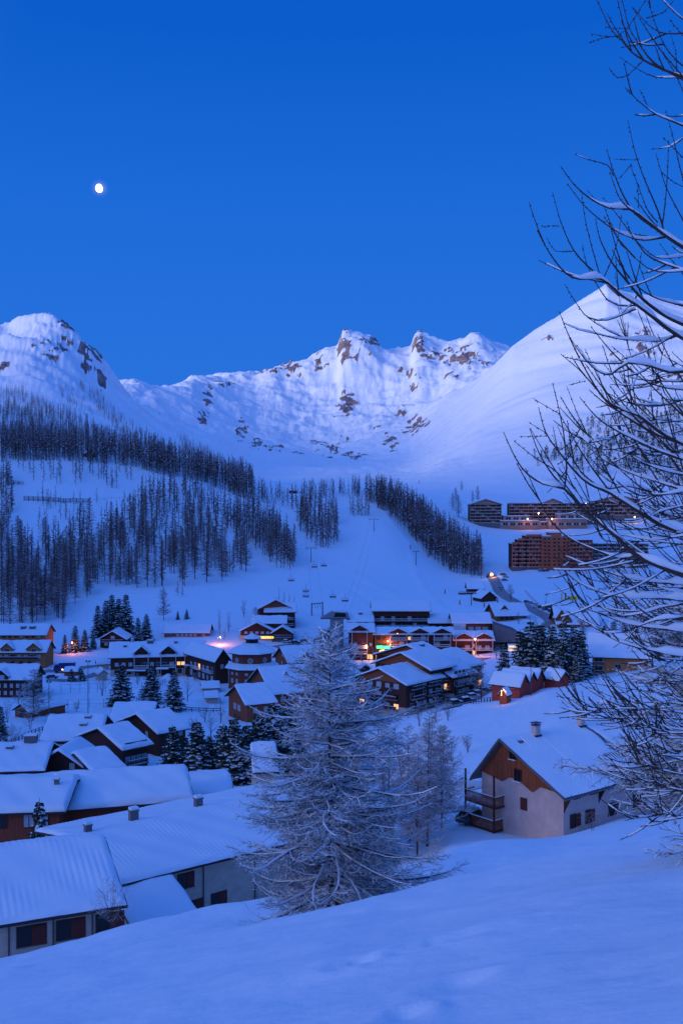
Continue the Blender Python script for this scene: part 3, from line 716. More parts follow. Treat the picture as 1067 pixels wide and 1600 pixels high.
# ---- the great larch: every limb with its snow
def curve_pts(o, az, L, el0, el1, n=7, wob=.12, tipup=0):
    """a limb that starts at elevation el0 and ends at el1"""
    p = Vector(o); out = [p.copy()]; a = az
    for i in range(n):
        f = i/(n-1)
        el = el0 + (el1-el0)*f + tipup*max(0, f-.6)*2.5
        a += random.uniform(-wob, wob)
        p = p + Vector((math.cos(a)*math.cos(el), math.sin(a)*math.cos(el), math.sin(el)))*(L/n)
        out.append(p.copy())
    return out
def limb(parent, pts, r0, twig_len, seed, snow_k=1.0, dens=9.0, msub=True, matb=None, sub_n=3, subs=(), B=None):
    random.seed(seed)
    b, s = B or (MB(), MB()); n = len(pts)-1
    rads = [r0*(1-i/n)**.8+.004 for i in range(n+1)]
    b.tube(pts, rads, 5)
    s.tube([p+Vector((0,0,rads[i]*0.75+.006)) for i, p in enumerate(pts)], [(rads[i]*.9+.009)*snow_k*random.uniform(.7,1.2) for i in range(n+1)], 5)
    tot = sum((pts[i+1]-pts[i]).length for i in range(n)); k = int(tot*dens)
    for q in range(k):
        f = .08 + .92*(q+random.random())/k; fi = f*n; i = min(int(fi), n-1); p = pts[i]+(pts[i+1]-pts[i])*(fi-i)
        d = (pts[i+1]-pts[i]).normalized(); sd_ = d.cross(Vector((0,0,1))).normalized()*(1 if q % 2 else -1)
        L = twig_len*(1.05-f)**.6*random.uniform(.45,1.25)
        v0 = (d*random.uniform(.3,.9) + sd_*random.uniform(.5,1.1) + Vector((0,0,random.uniform(-.55,.25)))).normalized()
        e1 = p+v0*L*.5; e2 = e1+(v0+Vector((0,0,random.uniform(-.3,.45)))).normalized()*L*.5
        b.tube([p,e1,e2],[.0075,.006,.003],3,cap=False)
        if random.random() < .85: ribbon(s, p+Vector((0,0,.010)), e1+Vector((0,0,.012)), .021*snow_k); ribbon(s, e1+Vector((0,0,.012)), e2+Vector((0,0,.008)), .018*snow_k)
        for j in range(sub_n):
            g = random.uniform(.2,1); o = p+(e1-p)*g*2 if g < .5 else e1+(e2-e1)*(g*2-1)
            w = (v0*.6+Vector((random.uniform(-1,1),random.uniform(-1,1),random.uniform(-.8,.7)))).normalized()*L*random.uniform(.2,.5)
            ribbon(b, o, o+w, .011)
            if random.random() < .7: ribbon(s, o+Vector((0,0,.008)), o+w+Vector((0,0,.006)), .019*snow_k)
    if B: return
    for j, sp in enumerate(subs): limb(parent, sp, .010, twig_len*.75, seed*31+j, snow_k, dens, sub_n=sub_n, B=(b, s))
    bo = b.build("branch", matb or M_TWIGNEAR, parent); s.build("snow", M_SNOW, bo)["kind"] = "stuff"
    return bo
def great_larch(base, H, R, seed, label, n=120, hmin=.05, dens=9, az_range=None, lean=(0,0)):
    random.seed(seed)
    e = empty("larch_tree", base, 0, label, "tree")
    t = MB(); ln = Vector((lean[0], lean[1], 0))
    t.tube([(0,0,-.6),(0,0,0),(0.03,0,H*.3),(-.02,0.02,H*.6),ln+Vector((0,0,H))],[H*.015,H*.0135,H*.0105,H*.006,.008],8)
    t.build("trunk", M_BARK, e, smooth=True)
    for i in range(n):
        h = hmin + (.985-hmin)*((i+.5*random.random())/n)**1.0
        az = random.uniform(*az_range) if az_range else random.uniform(0, 6.283)
        prof = (1-h)**.58*random.choice((.7, .85, 1, 1.03))
        if h < .16: prof *= .80+.2*h/.16
        L = R*prof*random.uniform(.68,1.12)+.18
        o = ln*h + Vector((0,0,h*H))
        el0 = math.radians(-30+58*h+random.uniform(-14,14)); el1 = math.radians(-14+40*h+random.uniform(-16,14))
        pts = curve_pts(o, az, L, el0, el1, 7, .24, .34)
        subs = []
        if L > 1.0:
            for q in range(3 if L < 2.5 else 5):
                k = random.randrange(1, 6); a2 = az+random.choice((-1,1))*random.uniform(.5,1.1)
                subs.append(curve_pts(pts[k], a2, L*random.uniform(.22,.5)*(1.2-k/8), random.uniform(-.6,.3), random.uniform(-.3,.9), 4, .2, .2))
        limb(e, pts, .010+.012*L, .30+.19*L, seed*1000+i, 1.05, dens*.8, sub_n=5, subs=subs)
    return e
great_larch(on_ground(516,40), 12.0, 5.9, 5, "great snowy bare larch standing alone at the middle of the foreground slope", 215, .03, 12.5)
# larch whose trunk stands outside the right edge; its lower limbs hang into the view
great_larch(on_ground(1250,21), 10.5, 5.4, 9, "dense low larch crown reaching in from the right edge above the gabled chalet", 165, .13, 15, (2.0, 4.4))

# ---- the near larch at the right edge, limbs traced where they hang
NT = empty("larch_tree", P(1420, 1500, 9.0), 0, "nearest larch, snow laden limbs reaching in from the right edge against the sky", "tree")
ntl = NT.location
def spurred(b, pts, rads):
    for i in range(len(pts)-1):
        seg = pts[i+1]-pts[i]; k = max(1, int(seg.length/.045)); d = seg.normalized()
        for q in range(k):
            p = pts[i]+seg*((q+random.random())/k); r = rads[i]+(rads[i+1]-rads[i])*q/k
            v = d.cross(Vector((random.uniform(-1,1),random.uniform(-1,1),random.uniform(-1,1)))).normalized()*(r+random.uniform(.010,.019)) + d*.008
            a = d*.0085; c = d.cross(v).normalized()*.0085
            b.add([p-a, p+a, p+c, p-c, p+v], [(0,2,4),(2,1,4),(1,3,4),(3,0,4)])
def resample(pts, step):
    # Catmull-Rom through the traced points
    out = []; P_ = [pts[0]+(pts[0]-pts[1])]+pts+[pts[-1]+(pts[-1]-pts[-2])]
    for i in range(1, len(P_)-2):
        k = max(2, int((P_[i+1]-P_[i]).length/step))
        for j in range(k):
            t = j/k; a, b, c, d = P_[i-1], P_[i], P_[i+1], P_[i+2]
            out.append(.5*((2*b)+(c-a)*t+(2*a-5*b+4*c-d)*t*t+(3*b-a-3*c+d)*t**3))
    out.append(pts[-1]); return out
def near_limb(px_pts, Y0, Y1, w0, w1, snow=1.0, seed=0, extra=0, spur=True):
    """px_pts from tip to root in photo pixels; Y0 at the tip, Y1 at the root; widths in metres"""
    random.seed(seed+int(px_pts[0][0]*7+px_pts[0][1]))
    n = len(px_pts)-1
    pts = [P(x, y, Y0+(Y1-Y0)*i/n) - ntl for i, (x, y) in enumerate(px_pts)]
    pts = resample(pts, .07); m = len(pts)-1
    rads = [(w0+(w1-w0)*(i/m)**1.1)*.5 for i in range(m+1)]
    b = MB(); b.tube(pts, rads, 6)
    if spur: spurred(b, pts, rads)
    s = MB(); run = []
    def flush(run):
        if len(run) < 3: return
        q = [r_[0] for r_ in run]; rr = [r_[1] for r_ in run]; rr[0] = rr[-1] = .003
        s.tube(q, rr, 7)
    ph = random.uniform(0, 50)
    for i in range(m+1):
        d = (pts[min(i+1,m)]-pts[max(i-1,0)]).normalized(); flat = 1-abs(d.z)
        amt = snow*max(0, flat-.12)*1.5*(1+.45*math.sin(i*.9+ph)+.25*math.sin(i*2.3+ph*2))*(.35+.65*min(1, rads[i]/.012))
        rr = min((.008+rads[i]*1.2)*amt, .048)
        if rr > .0045: run.append((pts[i]+Vector((0,0,rads[i]*.75+rr*.55)), rr))
        else: flush(run); run = []
    flush(run)
    for k in range(extra):                                   # long straight shoots rising from the limb
        i = random.randrange(int(m*.1), m); L = random.uniform(.25,.95)*(.5+rads[i]*25)
        d = (pts[max(i-1,0)]-pts[min(i+1,m)]).normalized()
        v = (d*random.uniform(.2,.9)+Vector((random.uniform(-.7,.15),random.uniform(-.6,.6),random.uniform(.1,1.0)))).normalized()
        if random.random() < .25: v.z = -abs(v.z)*.4; v.normalize()
        tp = [pts[i], pts[i]+v*L*.5, pts[i]+(v*L)+Vector((0,0,L*.10))]; tp = resample(tp, .08)
        tr = [.0058*(1-j/len(tp))+.0022 for j in range(len(tp))]
        b.tube(tp, tr, 4, cap=False); spurred(b, tp, [x*.5 for x in tr])
        if v.z < .5: s.tube([q+Vector((0,0,.009)) for q in tp[1:-1]] if len(tp) > 4 else tp, [.008]*(len(tp)-2) if len(tp) > 4 else [.005]*len(tp), 5)
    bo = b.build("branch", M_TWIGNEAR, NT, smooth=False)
    if s.f: s.build("snow", M_SNOW, bo, smooth=True)['kind'] = 'stuff'
def c7(*a): return [(780+x/3.2, y/3.2) for x, y in a]
def c8(*a): return [(780+x/3.2, 500+y/3.2) for x, y in a]
ntr = MB(); ntr.tube([(0,0,-3.5),(0,0,0),(0,0,4),(-.1,0,9)],[.22,.2,.16,.08],10); ntr.build("trunk", M_BARK, NT, smooth=True)
TW = (.006, .014)
L7 = [ # (trace tip->root, width tip, width root, snow, extra shoots)
 (c7((487,0),(560,150),(610,200),(660,260),(720,300),(790,335),(918,385),(1100,440)), .007,.030,.6,3),
 (c7((613,0),(645,130),(690,210),(760,300),(860,370),(1000,430)), .006,.018,.4,1),
 (c7((740,0),(790,150),(840,250),(918,330),(1050,420)), .006,.018,.4,1),
 (c7((665,35),(740,120),(800,160),(860,168),(918,165),(1100,150)), .006,.020,.6,1),
 (c7((597,283),(700,350),(780,385),(885,388),(1000,380)), .005,.014,.8,0),
 (c7((545,335),(585,385),(640,375),(715,305)), .005,.010,.5,0),
 (c7((445,215),(520,188),(610,180)), .004,.008,.5,0), (c7((460,170),(560,182),(630,150),(730,0)), .004,.008,.3,0),
 (c7((525,138),(640,142)), .004,.006,.2,0), (c7((870,0),(820,60),(735,90)), .005,.012,.3,0), (c7((848,95),(918,180),(980,240)), .005,.010,.3,0),
 (c7((625,435),(700,510),(780,570),(850,600),(918,628),(1080,690)), .006,.026,.9,1), (c7((700,448),(740,525)), .004,.008,.2,0), (c7((780,570),(860,582),(940,575),(1050,560)), .008,.016,.9,0),
 (c7((750,165),(830,290),(880,370),(918,460)), .004,.010,.2,0), (c7((850,155),(880,260),(885,370)), .004,.009,.1,0),
 # limb 3
 (c7((188,1150),(250,1265),(330,1365),(400,1395),(510,1395),(600,1470),(680,1520),(760,1580),(850,1650),(1000,1740)), .007,.046,1.0,2),
 (c7((265,960),(310,1120),(370,1250),(440,1330),(510,1390)), .005,.018,.5,0), (c7((410,950),(425,1080),(460,1230),(505,1385)), .005,.012,.1,0),
 (c7((610,1070),(590,1200),(560,1300),(520,1390)), .005,.012,.1,0), (c7((208,1132),(300,1128)), .004,.006,.2,0), (c7((235,1185),(280,1255),(370,1255)), .004,.009,.6,0),
 # limb 4
 (c7((305,830),(370,920),(450,990),(550,1040),(650,1045),(740,1110),(820,1170),(918,1235),(1050,1300)), .006,.050,.9,1),
 (c7((340,920),(430,1035),(560,1140),(640,1180),(720,1200),(830,1185)), .006,.022,1.1,0),
 (c7((535,745),(570,860),(620,980),(680,1070),(760,1130),(820,1170)), .006,.026,.6,0), (c7((375,770),(450,800),(540,825),(570,880)), .004,.012,.7,0),
 (c7((550,860),(600,990),(650,1045)), .006,.014,.1,0), (c7((640,595),(680,770),(730,910),(790,1050),(820,1150)), .005,.020,.1,0),
 (c7((845,705),(835,930),(815,1120)), .005,.014,.05,0), (c7((780,765),(830,930),(880,1030),(918,1100),(980,1180)), .005,.016,.1,0), (c7((830,550),(870,700),(918,900),(960,1000)), .005,.016,.1,0),
 (c7((575,795),(685,800)), .004,.006,.3,0), (c7((660,820),(600,890)), .004,.006,.1,0), (c7((655,830),(690,920),(740,1050),(790,1110)), .005,.012,.1,0), (c7((690,915),(695,1040)), .004,.008,0,0),
 (c7((755,745),(850,735),(918,690),(1000,640)), .005,.016,.8,0), (c7((815,685),(918,790)), .004,.010,.1,0), (c7((805,855),(870,910),(960,950)), .004,.010,.3,0),
 # limb 5
 (c7((480,1090),(500,1190),(560,1310),(640,1410),(720,1500),(830,1580),(960,1640)), .006,.044,.8,2),
 (c7((710,1260),(690,1370),(660,1450)), .005,.014,.1,0), (c7((515,985),(600,1090),(700,1230),(760,1290),(918,1350),(1050,1380)), .005,.026,.6,1),
 (c7((325,1420),(400,1540),(450,1590),(540,1600),(680,1545)), .005,.020,1.1,0), (c7((610,1225),(740,1340),(850,1360),(1000,1345)), .005,.018,.8,1),
 (c7((635,1100),(660,1165),(740,1180)), .004,.010,.4,0), (c7((435,950),(520,1025),(640,1045)), .004,.01,.3,0), (c7((595,1280),(650,1390),(760,1480),(918,1530)), .005,.02,.7,1),
 (c7((415,1220),(440,1330),(540,1500),(640,1530),(720,1520)), .005,.016,.5,0), (c7((680,1200),(780,1285),(918,1282),(1050,1260)), .006,.02,1.0,1), (c7((800,1215),(860,1300),(918,1370)), .004,.012,.2,0),
 # photo rows 500 and below
 (c8((320,15),(400,50),(490,70),(600,95),(700,100),(800,105),(918,70),(1050,40)), .006,.026,1.1,1), (c8((350,85),(430,200),(500,260),(560,270),(640,215),(760,230),(850,260),(1000,250)), .006,.04,.9,2),
 (c8((305,170),(400,250),(480,340),(560,430),(660,500),(760,560),(860,600),(1000,640)), .007,.044,.9,3), (c8((350,85),(420,230),(520,390),(620,450),(700,480),(800,560),(918,620),(1050,680)), .007,.046,.9,2),
 (c8((400,385),(480,480),(560,540),(660,590),(760,640),(860,680),(1000,720)), .006,.036,.9,3), (c8((345,325),(430,305)), .004,.006,.3,0),
 (c8((20,560),(80,690),(140,770),(220,820),(325,845),(400,930),(480,1000),(580,1080),(680,1175),(800,1230),(918,1275),(1080,1330)), .007,.075,1.0,4),
 (c8((265,315),(300,460),(325,600),(335,740),(325,840)), .006,.020,.1,0), (c8((150,540),(200,670),(270,780),(322,835)), .006,.020,.6,0), (c8((72,605),(180,690),(260,740),(330,800)), .005,.016,.6,0),
 (c8((165,390),(300,470)), .004,.008,.3,0), (c8((100,583),(235,580)), .004,.006,.3,0), (c8((145,510),(240,570)), .004,.008,.3,0),
 (c8((195,435),(230,560),(290,650),(380,760),(450,820),(560,870),(700,960),(800,1020),(918,1065),(1080,1120)), .006,.060,1.0,4),
 (c8((130,740),(200,900),(270,1020),(350,1090),(450,1140),(600,1190),(690,1175)), .006,.026,.7,1), (c8((290,530),(330,620),(400,750),(520,840),(640,830),(760,860)), .005,.024,.8,2),
 (c8((405,590),(350,680),(335,700)), .005,.010,.2,0), (c8((585,755),(540,880),(490,990)), .005,.014,.1,0), (c8((710,770),(690,890),(640,960)), .005,.014,.1,0),
 (c8((430,620),(520,700),(640,760),(760,800),(918,850),(1050,870)), .006,.030,1.0,3), (c8((480,590),(560,595),(620,550)), .005,.012,.8,0), (c8((360,545),(480,640),(620,640),(740,600)), .005,.016,.6,1),
 (c8((270,1170),(340,1270),(450,1340),(600,1385),(760,1390),(918,1400),(1050,1410)), .006,.036,1.1,3), (c8((330,1180),(450,1230),(600,1280),(760,1310),(918,1320),(1050,1330)), .006,.030,1.1,3),
 (c8((500,1070),(640,1080),(760,1100),(918,1080),(1050,1050)), .006,.022,1.0,2), (c8((345,1315),(430,1430),(560,1490),(700,1530),(918,1555),(1050,1560)), .006,.034,1.1,3),
 (c8((355,1365),(440,1500),(560,1590),(700,1640),(918,1680),(1050,1690)), .006,.034,1.1,3), (c8((430,1440),(560,1480),(700,1470),(800,1440),(918,1420)), .006,.022,.9,2),
 (c8((560,1010),(700,1010),(800,960),(918,930),(1050,900)), .006,.022,.9,2), (c8((620,860),(740,880),(850,870),(1000,840)), .006,.022,.9,2), (c8((600,690),(720,720),(850,760),(1000,790)), .006,.026,.9,2),
 (c8((530,360),(660,420),(800,430),(918,400),(1050,380)), .006,.022,.9,2), (c8((620,215),(720,300),(840,340),(1000,350)), .006,.024,.9,2), (c8((560,130),(640,200),(760,330),(918,480),(1000,560)), .005,.022,.4,1),
 (c8((620,1190),(720,1290),(830,1350),(1000,1370)), .005,.02,.8,2), (c8((480,1560),(620,1560),(780,1500),(918,1490)), .005,.02,.9,2),
]
random.seed(77)
for k in range(46):                                          # the many further limbs behind the traced ones
    y = random.uniform(560, 1290); x1 = random.uniform(850, 985)+(30 if y < 700 else 0); x1 = max(x1, 985 if 975 < y < 1065 else (975 if y > 1130 else 0)); dn = (y-930)/350
    L7.append(([(x1, y-random.uniform(20,75)*(1-dn*1.1)), (x1+25, y-random.uniform(0,25)*(1-dn)), (x1+60, y+random.uniform(-6,8)), (1020, y+random.uniform(0,16)), (1110, y+random.uniform(-10,30))], .005, random.uniform(.011,.022), .5, 6))
for i, (tr, a, b_, sn, ex) in enumerate(L7):
    random.seed(i*13+1); yr = 9.0 + random.uniform(-.5,.5) + (random.uniform(.8,4.0) if ex == 6 else 0); 
    near_limb(tr, yr+random.uniform(-.5,.5), yr, a, b_*.9, sn*1.15, i, int(ex*1.6+.5))

# low bushes and little trees between the houses
random.seed(44)
BUSH = [(350,1000,6,2.5),(330,1062,4,2),(305,1064,3,2),(250,1075,4,2.5),(215,1070,4,2),(480,1012,7,3),(530,1015,6,3),(565,1036,6,3),(640,1034,5,2.5),(700,1040,6,3),(775,1030,6,3),(810,975,6,3),(835,985,7,3),(30,1104,5,3),(12,1128,6,3),(48,1140,5,3),(120,1112,3,2),(230,1112,4,2.5),(345,1130,7,3),(330,1150,6,3),(300,1160,6,3),(320,1128,5,2.5),(700,1126,4,2.5),(680,1124,5,3),(655,1135,6,3),(705,1190,4,2),(730,1176,3,2)]
BW = ["bank","yard","street side","snow heap"]
for i, (px, py, H, R) in enumerate(BUSH):
    g = ray(px, py, 130)
    if g is None: continue
    side = "at the left" if px < 260 else ("left of the great larch" if px < 430 else ("along the street row" if py < 1050 and px < 790 else ("beside the spruce grove" if px > 790 else "by the dark flats")))
    bare_tree("shrub", g-Vector((0,0,.1)), H, R, "bare frosted bush in the village snow "+side, 600+i, 26, 10, .07, 4, .6, "bushes "+side)
# ================================================================= BUILDINGS
def wood(name, col, v=.35): return mat(name, col, .85, var=v, vscale=2.2, bump=.5, bscale=9, stretch=(3, 3, .35))
M_WDARK = wood("dark_stained_wood", (0.085, 0.030, 0.020)); M_WRED = wood("red_brown_wood", (0.26, 0.060, 0.032))
M_WORANGE = wood("orange_brown_wood", (0.46, 0.15, 0.05)); M_WLIGHT = wood("light_larch_wood", (0.78, 0.24, 0.085)); M_WRUST = wood("rust_brown_cladding", (0.34, 0.085, 0.035))
M_RED = mat("red_painted_wall", (0.50, 0.07, 0.05), .85, var=.25, vscale=1.5)
M_PLASTER = mat("beige_plaster", (0.58, 0.42, 0.32), .9, var=.16, vscale=1.2, bump=.3, bscale=20); M_WHITE = mat("white_render", (0.62, 0.60, 0.58), .85, var=.12, vscale=1.0, bump=.2)
M_PINKP = mat("rose_grey_plaster", (0.70, 0.48, 0.42), .9, var=.14, vscale=.8, bump=.3, bscale=18)
M_ROOF = mat("dark_roof_edge", (0.045, 0.035, 0.035), .8); M_FRAME = mat("white_window_frame", (0.62, 0.60, 0.58), .6); M_FRAMEB = mat("brown_window_frame", (0.08, 0.035, 0.025), .7)
M_GLASS = mat("window_glass", (0.012, 0.015, 0.02), .15, spec=.35); M_CURT = mat("curtained_window", (0.42, 0.42, 0.46), .5, spec=.5)
M_LIT = mat("lit_window", (0.6, 0.35, 0.15), .5, emit=(1.0, 0.50, 0.18), estr=1.3); M_CONC = mat("concrete", (0.17, 0.15, 0.15), .9, var=.2, vscale=1.0)
M_CORR = mat("corrugated_roof_sheet", (0.16, 0.15, 0.15), .6, var=.2); M_METAL = mat("grey_steel", (0.10, 0.10, 0.11), .5, metal=.6); M_GREEN = mat("green_steel", (0.03, 0.10, 0.09), .6)
M_SHUT = mat("red_brown_shutter", (0.16, 0.035, 0.03), .8, bump=.4, bscale=20, stretch=(1, 1, 6))
WALLM = dict(dark=M_WDARK, red=M_WRED, orange=M_WORANGE, light=M_WLIGHT, paint=M_RED, plaster=M_PLASTER, white=M_WHITE, rose=M_PINKP, rust=M_WRUST, conc=M_CONC)
_wm = {}
def win_mesh(w, h, style):
    """frame and pane of a window, facing local -y, shared between alike windows"""
    k = (round(w, 2), round(h, 2), style)
    if k in _wm: return _wm[k]
    f = MB(); fr = .07; d = .08
    f.box(-w/2-fr, -d, -fr, w/2+fr, .02, 0); f.box(-w/2-fr, -d, h, w/2+fr, .02, h+fr)
    f.box(-w/2-fr, -d, 0, -w/2, .02, h); f.box(w/2, -d, 0, w/2+fr, .02, h); f.box(-.03, -d*.8, 0, .03, .02, h)
    if h > 1.5: f.box(-w/2, -d*.8, h*.35-.02, w/2, .02, h*.35+.02)
    p = MB(); p.box(-w/2, -.03, 0, w/2, -.015, h)
    fm = M_FRAMEB if 'b' in style else M_FRAME
    pm = M_LIT if 'l' in style else (M_CURT if 'c' in style else M_GLASS)
    _wm[k] = (f.mesh("window", fm), p.mesh("pane", pm)); return _wm[k]
_bm = {}
def balcony_mesh(w, d, style='wood', h=1.0):
    k = (round(w, 1), round(d, 1), style)
    if k in _bm: return _bm[k]
    f = MB(); f.box(0, -d, -.16, w, 0, 0, 0)
    f.box(0, -d, h-.1, w, -d+.08, h, 1); f.box(0, -d, h-.1, .08, 0, h, 1); f.box(w-.08, -d, h-.1, w, 0, h, 1)
    if style == 'solid':
        f.box(0, -d+.02, .05, w, -d+.06, h-.1, 1)
    else:
        n = max(2, int(w/.28))
        for i in range(n+1): x = min(w-.05, i*w/n); f.box(x, -d+.02, 0, x+.05, -d+.06, h-.1, 1)
        for i in range(3): f.box(.02, -d+d*i/3+.1, 0, .06, -d+d*i/3+.16, h-.1, 1); f.box(w-.06, -d+d*i/3+.1, 0, w-.02, -d+d*i/3+.16, h-.1, 1)
    f.box(.0, -d-.02, h, w, -d+.14, h+.09, 2); f.box(.1, -d+.1, 0, w-.1, -.3, .12, 2)
    _bm[k] = f.mesh("balcony", [M_CONC, M_WDARK if style != 'white' else M_WHITE, M_SNOW]); return _bm[k]

def snow_sheet(L, W, fz, t=.45, nx=None, ny=None, corr=0.0, seed=0, cut=None, x0=0, y0=0, lump=.08):
    """a thick rounded sheet of snow lying on the roof surface fz(x, y)"""
    nx = nx or max(8, int(L/.7)); ny = ny or max(8, int(W/.7))
    m = MB(); rs = random.Random(seed); ph = [rs.uniform(0, 6) for _ in range(6)]
    us = [i/nx for i in range(nx+1)]; vs = [j/ny for j in range(ny+1)]
    e = .45
    xs = sorted(set([0, .12, .3, .55] + [L-.55, L-.3, L-.12, L] + [e+u*(L-2*e) for u in us])); ys = sorted(set([0, .12, .3, .55] + [W-.55, W-.3, W-.12, W] + [e+u*(W-2*e) for u in vs]))
    for x in xs:
        for y in ys:
            d = min(x, L-x, y, W-y)
            th = t*(1-math.exp(-d/.16))*.92 + .04
            th += lump*(math.sin(x*.7+ph[0])*math.sin(y*.9+ph[1])+.6*math.sin(x*1.9+y*1.3+ph[2])+.4*math.sin(x*.33+ph[3]+y*.5))*min(1, d/.8)
            if corr: th += corr*math.cos(x*2*math.pi/.42)*max(0,.35+.65*math.sin(y*.7+x*.23+ph[4])*math.sin(x*.61-y*.3+ph[1]))*min(1, d/.4)
            m.v.append((x+x0+.05*math.sin(y*2.1+ph[5])*(1 if d < .2 else 0), y+y0+.07*math.sin(x*1.7+ph[3])*(1 if d < .2 else 0), fz(x+x0, y+y0)+th))
    nxx, nyy = len(xs), len(ys)
    for i in range(nxx-1):
        for j in range(nyy-1):
            m.f.append((i*nyy+j, (i+1)*nyy+j, (i+1)*nyy+j+1, i*nyy+j+1)); m.m.append(0)
    # skirt down to the roof
    per = [(i, 0) for i in range(nxx)] + [(nxx-1, j) for j in range(1, nyy)] + [(i, nyy-1) for i in range(nxx-2, -1, -1)] + [(0, j) for j in range(nyy-2, 0, -1)]
    b = len(m.v)
    for i, j in per: x, y = xs[i]+x0, ys[j]+y0; m.v.append((x, y, fz(x, y)+.004))
    for k in range(len(per)):
        k2 = (k+1) % len(per); i, j = per[k]; i2, j2 = per[k2]
        m.f.append((b+k, b+k2, i2*nyy+j2, i*nyy+j)); m.m.append(0)
    return m

def put_window(e, face, L, W, u, z, w, h, style):
    fm, pm = win_mesh(w, h, style)
    if face == 'f': loc, rz = (u, -.03, z), 0
    elif face == 'b': loc, rz = (u, W+.03, z), math.pi
    elif face == 'l': loc, rz = (-.03, u, z), -math.pi/2
    else: loc, rz = (L+.03, u, z), math.pi/2
    o = link("window", fm, e, loc, rz); link("pane", pm, o); return o
def put_balcony(e, face, L, W, u, z, w, d, style='wood'):
    me = balcony_mesh(w, d, style)
    if face == 'f': loc, rz = (u, 0, z), 0
    elif face == 'l': loc, rz = (0, u+w, z), -math.pi/2
    else: loc, rz = (L, u, z), math.pi/2
    return link("balcony", me, e, loc, rz)

